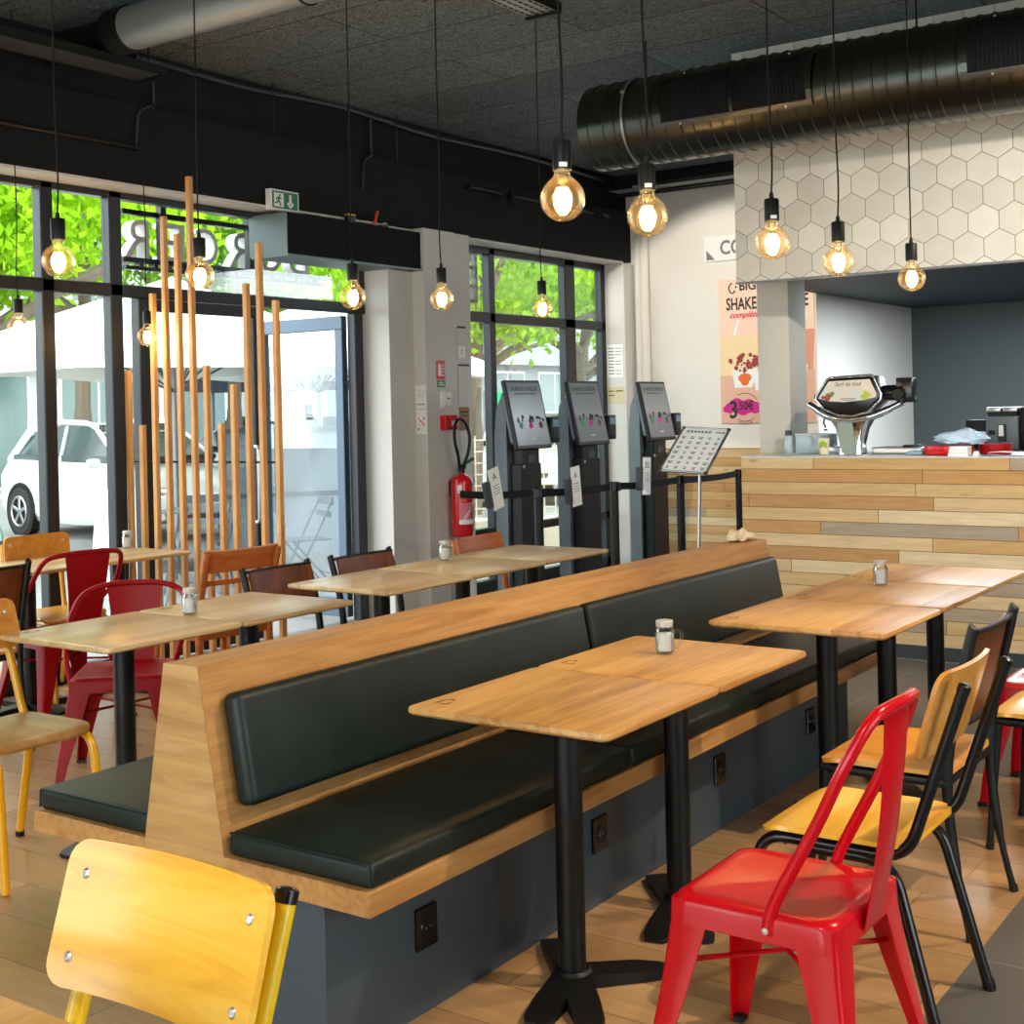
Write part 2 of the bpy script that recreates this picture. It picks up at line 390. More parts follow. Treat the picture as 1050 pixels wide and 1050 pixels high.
def leaf_mat(name, a, b):
    k = N(name); c = k.ramp(k.noise(k.obj(), 1.6, 4), [(.3, a), (.7, b)])
    d = k.n('ShaderNodeBsdfDiffuse'); t = k.n('ShaderNodeBsdfTranslucent'); k.put(d.inputs[0], c); k.put(t.inputs[0], c)
    m = k.n('ShaderNodeMixShader'); m.inputs[0].default_value = .55
    k.t.links.new(d.outputs[0], m.inputs[1]); k.t.links.new(t.outputs[0], m.inputs[2]); k.t.links.new(m.outputs[0], k.out.inputs[0]); return k.m
M['leaf'] = leaf_mat('bright leaves', (96, 150, 22), (176, 214, 48))
M['leaf2'] = leaf_mat('mid green leaves', (70, 124, 40), (140, 190, 60))
M['bark'] = plain('bark', (104, 92, 80), .9)
M['asphalt'] = plain('pale paving', (150, 150, 148), .9, grain=.3, gs=3)
M['car_white'] = plain('white car paint', (236, 240, 240), .2, coat=.8, grain=.01)
M['car_grey'] = plain('grey car paint', (128, 134, 140), .25, .5, coat=.6, grain=.01)
M['car_glass'] = plain('car glass', (62, 80, 80), .12, spec=.7)
M['tyre'] = plain('tyre rubber', (34, 34, 35), .8)
M['parasol'] = (lambda k: (k.bsdf((246, 244, 238), .8), k.m)[1])(N('white parasol cloth'))
M['navy'] = plain('navy canopy', (52, 60, 76), .8)
M['facade'] = plain('pale facade', (186, 188, 188), .85, grain=.06, gs=1.5)
M['facade_grey'] = plain('grey facade', (140, 146, 148), .85, grain=.08, gs=1.5)
M['shop_glass'] = plain('shop glass', (84, 108, 104), .15, spec=.6)
M['mint'] = plain('mint green metal', (150, 190, 170), .5)
M['hoard_green'] = plain('green hoarding', (50, 190, 110), .6)
M['hoard_blue'] = plain('blue hoarding', (30, 90, 190), .6)

# ------------------------------------------------------------------ camera
cd = bpy.data.cameras.new('camera'); cam = bpy.data.objects.new('camera', cd); COL.objects.link(cam)
yaw, pit, rol = R(34.8233), R(-.0804), R(-1.3285)
f = Vector((-math.sin(yaw)*math.cos(pit), math.cos(yaw)*math.cos(pit), math.sin(pit)))
r0 = Vector((math.cos(yaw), math.sin(yaw), 0)); u0 = r0.cross(f)
rt = math.cos(rol)*r0+math.sin(rol)*u0; up = -math.sin(rol)*r0+math.cos(rol)*u0
cam.matrix_world = Matrix(((rt.x, up.x, -f.x, 0), (rt.y, up.y, -f.y, 0), (rt.z, up.z, -f.z, 1.5), (0, 0, 0, 1)))
cd.sensor_width = 36; cd.lens = 1354.05/1050*36; cd.shift_y = -(525-422.74)/1050; cd.clip_start = .05; cd.clip_end = 200
sc.camera = cam

# ------------------------------------------------------------------ the room
XW = -6.45                                   # window plane
b = MB(); b.bx(-6.5, -1.035, -2.6, 5.4, -.1, 0); struct('floor', b, M['floor_wood'])
b = MB(); b.bx(-1.035, 3.6, -2.6, 5.4, -.1, 0); b.bx(-6.5, 3.6, 5.4, 14, -.1, 0); struct('floor_tiles', b, M['floor_grey'])
b = MB(); b.bx(-6.6, 3.6, -2.6, 14, 3.7, 3.85); struct('ceiling', b, M['ceiling'])
# window wall: pier between the doorway and the far window, returns, solid parts
b = MB(); b.bx(-6.5, -6.188, 7.36, 7.66, 0, 2.862); b.bx(-6.5, -6.078, 7.641, 8.02, 0, 2.862); b.bx(-6.5, -6.10, 8.02, 8.235, 0, 2.862)
b.bx(-6.5, -6.205, 10.81, 11.2, 0, 2.862); b.bx(-6.5, -6.205, -2.6, 1.6, 0, 2.862)
struct('wall_left', b, M['white_pier'])
b = MB(); b.bx(-6.46, -6.207, 1.6, 7.36, 2.86, 2.9); b.bx(-6.46, -6.207, 8.235, 10.81, 2.86, 2.9); struct('trim_1', b, M['white_pier'])
b = MB(); b.bx(-6.5, -6.205, -2.6, 10.955, 2.875, 3.345); b.bx(-6.6, -6.33, -2.6, 11.2, 3.345, 3.72); struct('wall_left_fascia', b, M['fascia'])
# far white wall with its plank wainscot, and the kitchen recess
b = MB(); b.bx(-6.5, -4.43, 11.1, 11.25, 0, 3.62); b.bx(-4.58, -4.43, 11.25, 13.8, 0, 3.62); struct('wall_back', b, M['white_wall'])
b = MB(); b.bx(-6.6, -3.5, 10.9, 11.3, 3.6, 3.72); struct('trim_2', b, M['black_matt'])
b = MB(); b.bx(-6.08, -4.425, 11.06, 11.1, 0, 1.108); struct('wall_back_wainscot', b, M['clad'])
b = MB(); b.bx(-4.43, 3.6, 13.7, 13.85, 0, 2.5); struct('wall_kitchen', b, M['kitchen'])
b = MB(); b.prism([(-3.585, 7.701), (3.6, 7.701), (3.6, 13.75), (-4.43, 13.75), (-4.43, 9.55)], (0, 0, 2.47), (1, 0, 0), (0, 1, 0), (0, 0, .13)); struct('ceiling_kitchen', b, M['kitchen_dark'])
b = MB(); b.bx(-3.555, 3.6, 7.605, 7.70, 2.262, 3.72); struct('wall_bulkhead', b, M['hex'])
b = MB(); b.bx(-3.557, 3.6, 7.598, 7.606, 2.256, 2.268); struct('trim_3', b, M['ink_grey'])
b = MB(); b.bx(-3.672, -3.449, 8.16, 8.45, 1.178, 2.4695, .006); struct('column', b, M['pillar_paint'])
b = MB(); b.cyl((-6.10, 11.02, 0), (-6.10, 11.02, 3.6), .045); b.cyl((-6.155, 10.985, 0), (-6.155, 10.985, 3.6), .03); struct('trim_4', b, M['white_wall'])
# right-hand and rear sides of the room, outside the picture: shopfront openings assumed and added to let daylight in
b = MB(); b.bx(3.6, 3.8, -2.6, 0.2, 0, 3.85); b.bx(3.6, 3.8, 3.6, 14, 0, 3.85); b.bx(3.6, 3.8, .2, 3.6, 2.9, 3.85); b.bx(3.6, 3.8, .2, 3.6, 0, .15); struct('wall_right', b, M['white_wall'])
b = MB(); b.bx(-6.6, -5.0, -2.8, -2.6, 0, 3.85); b.bx(.5, 3.8, -2.8, -2.6, 0, 3.85); b.bx(-5.0, .5, -2.8, -2.6, 2.9, 3.85); b.bx(-5.0, .5, -2.8, -2.6, 0, .12); struct('wall_rear', b, M['white_wall'])

# windows -----------------------------------------------------------------
def win(name, bars, panes, gm):
    b = MB()
    for q in bars: b.bx(*q, .006, 1)
    o = struct(name, b, M['frame'])
    for (y0, y1, z0, z1) in panes:
        g = MB(); g.bx(XW-.012, XW-.004, y0, y1, z0, z1); g.build('pane', gm, o, 0)
    return o
FX0, FX1 = XW-.04, XW+.04
Z0, ZT, ZB0, ZB1 = 0.0, 2.86, 2.235, 2.31
ys = [1.62, 2.9, 3.75, 4.65, 5.12]
bars = [(FX0, FX1, 1.6, 5.17, 0.0, .09), (FX0, FX1, 1.6, 5.17, 2.82, 2.862), (FX0, FX1, 1.6, 5.17, ZB0, ZB1)]
bars += [(FX0, FX1, y-.042, y+.042, 0, 2.86) for y in ys[:-1]] + [(FX0, FX1, 5.08, 5.17, 0, 2.86)]
panes = []
for a, c in zip(ys, ys[1:]): panes += [(a+.04, c-.04, .09, ZB0), (a+.04, c-.04, ZB1, 2.82)]
win('window_1', bars, panes, M['glass'])
bars = [(FX0, FX1, 5.17, 7.36, ZB0, ZB1), (FX0, FX1, 5.17, 7.36, 2.82, 2.862), (FX0, FX1, 7.24, 7.33, 0, 2.235), (FX0, FX1, 7.3, 7.36, ZB1, 2.82), (FX0, FX1, 5.285, 5.375, 0, 2.235), (FX0, FX1, 5.17, 5.285, 0, .09)]
win('window_2', bars, [(5.17, 7.3, ZB1, 2.82), (5.17, 5.285, .09, ZB0)], M['glass'])
bars = [(FX0, FX1, 8.235, 10.81, 2.8, 2.862), (FX0, FX1, 8.235, 10.81, 0, .1), (FX0, FX1, 8.235, 10.81, 2.235, 2.32), (FX0, FX1, 8.235, 10.81, .46, .53), (FX0, FX1, 8.235, 8.275, 0, 2.86),
        (FX0, FX1, 8.93, 9.01, 0, 2.86), (FX0, FX1, 10.1, 10.27, 0, 2.86), (FX0, FX1, 10.74, 10.81, 0, 2.86)]
panes = []
for a, c in ((8.275, 8.93), (9.01, 10.1), (10.27, 10.74)): panes += [(a, c, .1, .46), (a, c, .53, 2.235), (a, c, 2.32, 2.8)]
win('window_3', bars, panes, M['glass'])
# double glass door: one leaf shut, the other swung out at right angles
b = MB(); b.bx(XW-.03, XW+.03, 5.385, 6.275, 2.16, 2.23, .004, 1); b.bx(XW-.03, XW+.03, 6.24, 6.275, .02, 2.16, .004, 1); b.bx(XW-.03, XW+.03, 5.385, 6.24, .02, .12, .004, 1)
d = struct('door_1', b, M['frame']); g = MB(); g.bx(XW-.01, XW-.002, 5.385, 6.24, .12, 2.16); g.build('pane', M['glass_door'], d, 0)
h = MB(); h.tube(bend([(XW+.03, 6.20, .8), (XW+.09, 6.20, .8), (XW+.09, 6.20, 1.3), (XW+.03, 6.20, 1.3)], .03), .011); h.build('door_handle', M['steel'], d)
DY = 7.225
b = MB(); b.bx(-7.37, -6.5, DY-.03, DY+.03, 2.12, 2.22, .004, 1); b.bx(-6.575, -6.5, DY-.03, DY+.03, .02, 2.12, .004, 1); b.bx(-6.5-.87, -6.5-.80, DY-.03, DY+.03, .02, 2.12, .004, 1); b.bx(-7.3, -6.57, DY-.03, DY+.03, .02, .16, .004, 1)
d = struct('door_2', b, M['frame_light']); g = MB(); g.bx(-7.3, -6.575, DY-.004, DY+.004, .16, 2.12); g.build('pane', M['glass_door'], d, 0)
h = MB(); h.tube(bend([(-7.335, DY-.03, .85), (-7.335, DY-.1, .85), (-7.335, DY-.1, 1.45), (-7.335, DY-.03, 1.45)], .03), .012); h.build('door_handle', M['steel'], d)
# unseen shop window, added on the right-hand side for daylight
b = MB()
for y in (.2, 1.85, 3.53): b.bx(3.66, 3.74, y, y+.07, .15, 2.9)
b.bx(3.66, 3.74, .2, 3.6, 2.83, 2.9); b.bx(3.66, 3.74, .2, 3.6, .15, .22); o = struct('window_added_right', b, M['frame'])
g = MB(); g.bx(3.697, 3.703, .2, 3.6, .2, 2.85); g.build('pane', M['glass'], o, 0)

b = MB()  # unseen rear glazing, added to light the faces turned towards the camera
for x in (-5.0, -3.2, -1.4, .43): b.bx(x, x+.07, -2.74, -2.66, .12, 2.9)
b.bx(-5.0, .5, -2.74, -2.66, 2.83, 2.9); b.bx(-5.0, .5, -2.74, -2.66, .12, .19); o = struct('window_added_rear', b, M['frame'])
g = MB(); g.bx(-5.0, .5, -2.703, -2.697, .18, 2.85); g.build('pane', M['glass'], o, 0)

# counter ------------------------------------------------------------------
t = thing('service_counter', 'long plank-clad service counter with a pale top', 'counter')
b = MB(); b.bx(-3.55, 3.4, 7.605, 8.4, .085, 1.170); b.build('cladding', M['clad'], t, 0)
b = MB(); b.bx(-3.552, 3.4, 7.600, 8.4, 1.170, 1.178, .002, 1); b.build('counter_top', M['counter_top'], t)
b = MB(); b.bx(-3.55, 3.4, 7.60, 8.38, 0, .085); b.build('kickboard', M['base_tile'], t, 0)
t = thing('back_worktop', 'dark worktop against the slate kitchen wall', 'worktop')
b = MB(); b.bx(-3.2, 3.3, 9.0, 9.75, 1.12, 1.16, .004, 1); b.build('worktop', M['grey_dark'], t)
b = MB(); b.bx(-3.15, 3.3, 9.05, 9.7, 0, 1.12); b.build('carcass', M['grey_metal'], t, 0)

# ------------------------------------------------------------------ banquette bench
t = thing('banquette_bench', 'long back-to-back oak bench with dark green leather cushions', 'bench', (-2.526, 2.18, 0))
L = 3.34
b = MB(); b.bx(-.43, .436, .03, L-.03, 0, .392); pl = b.build('plinth', M['plinth'], t, 0)
for y in (.39, 1.23, 2.05, 2.885):
    s = MB(); s.box((.440, y, .215), (.012, .082, .105), .003, 1); s.lathe([(.0, .0012), (.022, .0012), (.0235, .003), (.0265, .003), (.0275, 0)], (.446, y, .215), 18, Matrix.Rotation(PI/2, 4, 'Y')); so = s.build('power_socket', M['black_gloss'], pl)
    s = MB()
    for dy in (-.009, .009): s.cyl((.4465, y+dy, .215), (.4485, y+dy, .215), .0026, seg=6)
    s.build('socket_hole', M['steel'], so)
for sx in (-1, 1):
    b = MB(); b.bx(sx*.14, sx*.599, 0, L, .392, .449, .002, 1); b.build('seat_board', M['oak_bench_y'], t)
tz = [(-.141, .392), (-.141, .449), (-.057, .8955), (.062, .8955), (.143, .449), (.143, .392)]
b = MB(); b.prism(tz, (0, .004, 0), (1, 0, 0), (0, 0, 1), (0, L-.008, 0)); b.build('back_case', M['oak_bench_y'], t, 8)
for y0 in (-.001, L-.003):
    b = MB(); b.prism(tz, (0, y0, 0), (1, 0, 0), (0, 0, 1), (0, .004, 0)); b.build('end_panel', M['oak_bench'], t, 0)
for sx in (-1, 1):
    for y0, y1 in ((.012, 1.165), (1.17, L-.02)):
        b = MB(); b.box((sx*.368, (y0+y1)/2, .478), (.452, y1-y0, .06), .017, 4)
        c = b.build('seat_cushion', M['leather'], t, 60)
        for yy in (y0+.003, y1-.003): MB().tube(bend([(sx*.15, yy, .505), (sx*.587, yy, .505), (sx*.590, yy, .455)], .012), .003, 6).build('piping', M['leather'], c)
    n = Vector((.4465*sx, 0, .083)).normalized(); up_ = Vector((-.083*sx, 0, .4465)).normalized()
    for y0, y1 in ((.055, 1.66), (1.685, L-.06)):
        cen = Vector((sx*.102, (y0+y1)/2, .685))+n*.032
        m = Matrix((( n.x, 0, up_.x, 0), (0, 1, 0, 0), (n.z, 0, up_.z, 0), (0, 0, 0, 1)))
        b = MB(); b.box((0, 0, 0), (.062, y1-y0, .275), .022, 4); bmesh.ops.transform(b.bm, matrix=Matrix.Translation(cen) @ m, verts=b.bm.verts[:])
        b.build('back_cushion', M['leather'], t, 60)

# ------------------------------------------------------------------ pedestal tables
def rrect(w, d, r, n=5):
    p = []
    for cx, cy, a in ((w/2-r, d/2-r, 0), (-w/2+r, d/2-r, 90), (-w/2+r, -d/2+r, 180), (w/2-r, -d/2+r, 270)):
        p += [(cx+r*math.cos(R(a+90*i/n)), cy+r*math.sin(R(a+90*i/n))) for i in range(n+1)]
    return p
def slab(w, d, r, z0, z1, bev=.005):
    b = MB(); rings = []
    for ins, z in ((bev, z0), (0, z0+bev), (0, z1-bev), (bev*.3, z1-bev*.3), (bev, z1)):
        rings.append([b.bm.verts.new((x, y, z)) for x, y in rrect(w-2*ins, d-2*ins, r)])
    n = len(rings[0])
    for a, c in zip(rings, rings[1:]):
        for i in range(n): b.bm.faces.new((a[i], a[(i+1) % n], c[(i+1) % n], c[i]))
    b.bm.faces.new(rings[0][::-1]); b.bm.faces.new(rings[-1]); return b
def make_table(wd, dp, mat, label, group, name='cafe_table', arms=(45, -48, -78, 135)):
    t = thing(name, label, 'table', (0, 0, 0), 0, group)
    top = slab(wd, dp, .02, .729, .75, .006).build('tabletop', M[mat], t)
    s = MB(); X, Y = -wd/2+.075, -dp/2+.07          # burnt house-shaped mark in the corner
    for a, c in (((0, 0), (0, .035)), ((0, .035), (.022, .055)), ((.022, .055), (.022, .04)), ((.012, 0), (.035, 0)), ((.035, 0), (.035, .02))):
        p, q = Vector((X+a[0]-.03, Y+a[1], .7508)), Vector((X+c[0]-.03, Y+c[1], .7508)); e = (q-p).normalized().cross(Vector((0, 0, 1)))*.0032
        s.quad(p-e, q-e, q+e, p+e)
    s.build('corner_stamp', M['stamp'], top, 0)
    b = MB(); b.cyl((0, 0, .012), (0, 0, .7), .037, seg=28); b.build('pedestal', M['black'], t)
    b = MB(); b.box((0, 0, .7225), (.34, .34, .012), .004, 1); b.lathe([(.055, .0), (.055, .012), (.04, .02), (.04, 0)], (0, 0, .70), 20); b.build('top_plate', M['black'], t)
    b = MB()
    for a in arms:
        m = Matrix.Rotation(R(a), 4, 'Z'); vs = []
        for x, w, z in ((0, .044, .036), (.18, .040, .03), (.25, .036, .02), (.268, .026, .014)):
            vs.append([b.bm.verts.new(m @ Vector((x, s_*w, q))) for s_, q in ((-1, .002), (1, .002), (1, z), (-1, z))])
        for p, q in zip(vs, vs[1:]):
            for i in range(4): b.bm.faces.new((p[i], p[(i+1) % 4], q[(i+1) % 4], q[i]))
        b.bm.faces.new(vs[0][::-1]); b.bm.faces.new(vs[-1])
    b.lathe([(.0, .042), (.045, .042), (.052, .034), (.052, .0), (0, 0)], (0, 0, .002), 20); b.build('base', M['black'], t)
    return t
G1, G2, G3, G4 = 'oak tables in front of the bench', 'oak tables by the plank counter', 'pale tables on the window side of the bench', 'tables along the window'
ta = make_table(.60, .592, 'oak_table', 'oak pedestal table nearest the camera along the bench front', G1); ta.location = (-1.866, 2.90, 0)
dup(ta, (-1.866, 3.50, 0), None, 'oak pedestal table carrying the salt mug with the clear handle, before the bench')
tb = make_table(.635, .612, 'oak_table', 'oak table, nearest of the three joined by the plank counter', G2); tb.location = (-1.775, 4.475, 0)
dup(tb, (-1.775, 5.095, 0), None, 'oak table with a small salt jar, middle of three by the plank counter')
dup(tb, (-1.775, 5.715, 0), None, 'oak table closest to the plank counter')
tc = make_table(.60, .605, 'oak_glare', 'glare-paled oak table behind the near end of the bench backrest', G3, arms=(0, 90, 180, 270)); tc.location = (-3.87, 3.085, 0)
dup(tc, (-3.87, 3.695, 0), None, 'glare-paled oak table behind the bench, second from its near end')
dup(tc, (-3.905, 4.55, 0), None, 'glare-paled oak table before the dark-backed chair by the bright pier')
dup(tc, (-3.905, 5.157, 0), None, 'glare-paled oak table with a salt mug below the fire extinguisher')
dup(tc, (-3.905, 5.765, 0), None, 'glare-paled oak table at the far end, before the ordering kiosks')
td = make_table(.57, .575, 'oak_glare', 'pale table against the window, out at the near end of its row', G4, arms=(0, 90, 180, 270)); td.location = (-6.03, 3.63, 0)
dup(td, (-6.03, 4.208, 0), None, 'sunlit pale table behind the red metal armchairs')
dup(td, (-6.03, 4.787, 0), None, 'sunlit pale table beside the slatted wooden screen')
te = make_table(.70, .65, 'oak_table', 'oak table corner in front of the yellow chair nearest the camera', None, arms=(0, 90, 180, 270)); te.location = (-1.58, .705, 0)


# salt mugs ------------------------------------------------------------------
def make_mug(label):
    t = thing('salt_mug', label, 'jar', (0, 0, 0), 0, 'glass salt mugs on the tables')
    b = MB(); b.lathe([(.0, .002), (.024, .002), (.029, .006), (.030, .055), (.031, .064), (.026, .074), (.0245, .078), (.0245, .096), (.0225, .096), (.0225, .078), (.024, .073), (.0285, .063), (.0275, .008), (.022, .005), (0, .005)], seg=28)
    g = b.build('glass_body', M['jar_glass'], t)
    b = MB(); b.lathe([(0, .006), (.022, .006), (.0268, .010), (.0272, .060), (.0, .063)], seg=24); b.build('salt', M['salt'], t)
    b = MB(); b.lathe([(.0255, .081), (.0262, .083), (.0262, .098), (.024, .100), (0, .1)], seg=28); b.build('lid', M['zinc'], t)
    b = MB(); b.tube(smooth([(.029, 0, .066), (.042, 0, .068), (.052, 0, .056), (.049, 0, .036), (.040, 0, .022), (.030, 0, .018)], 5), .0048, 8); b.build('handle', M['jar_glass'], t)
    return t
ja = make_mug('glass salt mug on the oak table before the bench cushions'); ja.location = (-1.926, 3.554, .7515); ja.rotation_euler = (0, 0, R(20))
dup(ja, (-1.861, 5.289, .7515), R(130), 'glass salt jar on the joined tables by the plank counter')
dup(ja, (-3.901, 3.426, .7515), R(150), 'glass salt jar on the pale table behind the near bench end')
dup(ja, (-4.094, 5.262, .7515), R(15), 'glass salt mug on the pale table below the fire extinguisher')
dup(ja, (-6.24, 5.02, .7515), R(150), 'white glass salt jar on the sunlit window table')

# ------------------------------------------------------------------ chairs (built facing +Y, feet on z = 0)
def hcol(x, W, H, r):
    """half height of a rounded rectangle W x H at x"""
    e = max(0.0, abs(x)-(W/2-r)); return H/2-(r-math.sqrt(max(r*r-e*e, 0)))
def cosp(W, n, r):
    base = lsp(-W/2+r, W/2-r, n); q = [W/2-r+r*math.sin(R(a)) for a in (25, 50, 72, 90)]
    return [-x for x in reversed(q)]+base+q
def ply_back(W, H, curve, th, tilt, r=.035):
    """curved plywood back; hollow towards +Y, centred on the origin"""
    b = MB()
    b.sheet(lambda x, v: (x, curve*(x/(W/2))**2-v*hcol(x, W, H, r)*math.tan(tilt), v*hcol(x, W, H, r)), cosp(W, 13, r), [-1, -.6, -.2, .2, .6, 1], th); return b
def ply_seat(W, D, z, th, r=.06, fall=.022):
    b = MB()
    def f(x, v):
        d = hcol(x, W, D, r); y = v*d
        zz = z-.012*math.cos(PI*x/W)*(1-abs(v)**3)
        if y > D/2-.07: zz -= fall*((y-(D/2-.07))/.07)**2
        return (x, y, zz)
    b.sheet(f, cosp(W, 11, r), lsp(-1, 1, 15), th); return b
def school_chair(label, tube, seat_m, back_m, group=None, H=.86, W=.40, cap='black_gloss', tr=.0145, SW=.40, name='school_chair', BW=.41, BH=.20, lean=.13):
    t = thing(name, label, 'chair', (0, 0, 0), 0, group); hw = W/2-.03
    yb = -.20
    for s in (-1, 1):
        b = MB(); b.tube(bend([(s*(hw+.015), .235, .004), (s*hw, .185, .432), (s*hw, -.185, .428), (s*hw, yb-lean*.97, H-.028)], .07, 6), tr, 12); fr = b.build('frame', M[tube], t)
        e = Vector((s*hw, yb-lean*.97, H-.028)); d = (e-Vector((s*hw, -.185, .428))).normalized()
        b = MB(); b.tube([e-d*.012, e+d*.006, e+d*.010], [tr+.0012, tr+.0012, tr*.6], 12); b.build('end_cap', M[cap], fr)
        b = MB(); b.tube(bend([(s*(hw+.004), .05, .418), (s*hw, -.15, .415), (s*(hw+.02), -.262, .004)], .07, 6), tr, 12); lg = b.build('leg', M[tube], t)
        b = MB(); b.cyl((s*(hw+.0205), -.2625, .0), (s*(hw+.019), -.259, .022), tr+.002, seg=12); b.build('foot_cap', M['black'], lg)
    b = MB(); b.cyl((-hw, .12, .424), (hw, .12, .424), tr*.8, seg=10); b.cyl((-hw, -.12, .424), (hw, -.12, .424), tr*.8, seg=10); b.build('cross_bar', M[tube], t)
    ply_seat(SW, .385, .462, .011).build('seat', M[seat_m], t, 50)
    zc = H-BH/2; yc = yb-lean*(zc-.43)/(H-.44)+tr+.026; tl = math.atan2(lean, H-.44)
    bk = ply_back(BW, BH, .022, .011, tl).build('backrest', M[back_m], t, 50); bk.location = (0, yc-.012, zc)
    for s in (-1, 1):
        for q in (-1, 1):
            b = MB(); x = s*(BW/2-.04); z = q*(BH/2-.045); y = .022*(x/(BW/2))**2-z*math.tan(tl)
            b.lathe([(0, .0035), (.005, .003), (.0085, 0), (.0085, -.002)], (x, y+.0117, z), 12, Matrix.Rotation(-PI/2+tl, 4, 'X'))
            b.lathe([(.002, .0037), (.0022, .0042), (0, .0042)], (x, y+.0117, z), 8, Matrix.Rotation(-PI/2+tl, 4, 'X'))
            b.build('screw', M['screw'], bk)
    return t
def put(o, x, y, face):
    o.location = (x, y, 0); o.rotation_euler = (0, 0, R(face-90)); return o
GC = 'school chairs'
put(school_chair('yellow plywood chair with bright yellow tubes, nearest the camera', 'yellow_tube', 'ply_yellow', 'ply_yellow', None, H=.852, W=.43, tr=.0165, BW=.435, BH=.205), -1.525, 1.015, -90)
put(school_chair('ochre tube chair with a worn brown seat at the pale table by the bench end', 'yellow_old', 'ply_brown', 'ply_amber', None, H=.862, W=.42, tr=.0145, BW=.41, BH=.17), -3.965, 2.69, 0)
put(school_chair('ochre tube chair with an amber back between the window and the sunlit table', 'yellow_old', 'ply_honey', 'ply_amber', None, H=.875, W=.42, BW=.42, BH=.2, lean=.03), -6.16, 4.48, 0)
put(school_chair('honey plywood chair on black tubes beside the red metal chair', 'black_gloss', 'ply_yellow', 'ply_honey', None, H=.872, W=.42, tr=.0145, BW=.42, BH=.205), -1.21, 3.23, 180)

def cafe_metal_chair(label, mat, group=None, arms=False, H=.85, W=.38, name='metal_cafe_chair', splat=.105, seat_mat=None):
    t = thing(name, label, 'chair', (0, 0, 0), 0, group); h = W/2; Zs = .45
    b = MB(); rings = []
    for ins, z in ((.0, Zs-.062), (.004, Zs-.02), (.006, Zs-.012), (.012, Zs-.004), (.024, Zs), (.034, Zs-.0005), (.04, Zs-.004)):
        rings.append([b.bm.verts.new((x, y, z)) for x, y in rrect(W+.012-2*ins, W+.012-2*ins, .042, 6)])
    n = len(rings[0])
    for p, q in zip(rings, rings[1:]):
        for i in range(n): b.bm.faces.new((p[i], p[(i+1) % n], q[(i+1) % n], q[i]))
    b.bm.faces.new(rings[-1]); b.bm.faces.new(rings[0][::-1])
    b.build('seat', M[seat_mat or mat], t, 40)
    for sx in (-1, 1):
        for sy in (-1, 1):
            b = MB(); rings = []
            for z, w, o in ((Zs-.012, .092, 0), (Zs-.06, .088, .002), (Zs-.2, .066, .02), (.10, .045, .045), (.004, .033, .056)):
                cx, cy = sx*(h+o), sy*(h+o)          # outer corner; an L of pressed sheet with a rounded arris
                pts = [(0, w), (0, .012), (.0035, .0035), (.012, 0), (w, 0), (w, .006), (.014, .006), (.008, .008), (.006, .014), (.006, w)]
                rings.append([b.bm.verts.new((cx-sx*px, cy-sy*py, z)) for px, py in pts])
            m_ = len(rings[0])
            for p, q in zip(rings, rings[1:]):
                for i in range(m_): b.bm.faces.new((p[i], p[(i+1) % m_], q[(i+1) % m_], q[i]))
            b.bm.faces.new(rings[0]); b.bm.faces.new(rings[-1][::-1])
            lg = b.build('leg', M[mat], t, 45)
            f_ = MB(); f_.box((sx*(h+.057-.016), sy*(h+.057-.016), .008), (.036, .036, .016), .003, 1); f_.build('foot_cap', M['black'], lg)
    b = MB()
    for s in (-1, 1): b.tube([(s*h*.9, -h*.9, .3), (-s*h*.9, h*.9, .3)], .006, 6)
    b.build('cross_brace', M[mat], t)
    w = h*.93
    if not arms:
        path = [(-w-.014, -.04, Zs-.045), (-w-.008, -.055, Zs+.02), (-w, -.145, .64), (-w+.004, -.205, .765), (-w*.74, -.250, H-.022), (-w*.3, -.270, H-.003), (0, -.276, H)]
        path += [(-x, y, z) for x, y, z in reversed(path[:-1])]
        b = MB(); b.tube(smooth(path, 6), .0135, 12); fr = b.build('back_frame', M[mat], t)
        b = MB()
        for s in (-1, 1): b.lathe([(0, .003), (.006, .002), (.008, 0)], (s*(w+.027), -.04, Zs-.035), 10, Matrix.Rotation(s*PI/2, 4, 'Y'))
        b.build('rivet', M['screw'], fr)
        b = MB(); b.sheet(lambda v, x: (x*(splat*.5+.018*v), -h-.008-.080*v-.012*math.sin(PI*v)+.02*x*x*v, Zs-.05+(H-.004-Zs+.05)*v), lsp(0, 1, 14), lsp(-1, 1, 7), .003); b.build('splat', M[mat], t, 50)
    else:
        path = [(-w-.016, .13, Zs-.03), (-w-.035, .11, Zs+.05), (-w-.055, .0, .60), (-w-.05, -.12, .68), (-w-.02, -.225, H-.035), (-w*.62, -.27, H-.004), (0, -.285, H)]
        path += [(-x, y, z) for x, y, z in reversed(path[:-1])]
        b = MB(); b.tube(smooth(path, 6), .0125, 12); b.build('back_frame', M[mat], t)
        b = MB(); b.sheet(lambda v, x: (x*(.075+.045*v), -h-.004-.085*v-.012*math.sin(PI*v)+.02*x*x*v, Zs-.03+(H-.002-Zs+.03)*v), lsp(0, 1, 14), lsp(-1, 1, 7), .003); b.build('splat', M[mat], t, 50)
    return t
put(cafe_metal_chair('red metal chair with a tube back, largest of the chairs in front', 'red', None, W=.375, H=.88), -1.185, 2.715, 180)
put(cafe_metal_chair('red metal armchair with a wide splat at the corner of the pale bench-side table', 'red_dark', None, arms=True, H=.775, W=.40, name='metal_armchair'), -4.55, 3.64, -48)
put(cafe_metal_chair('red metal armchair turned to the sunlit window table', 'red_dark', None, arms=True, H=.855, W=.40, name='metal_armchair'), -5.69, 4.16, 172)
put(cafe_metal_chair('red metal chair whose seat corner shows before the plank counter', 'red', None, W=.375), -1.155, 5.21, 180)

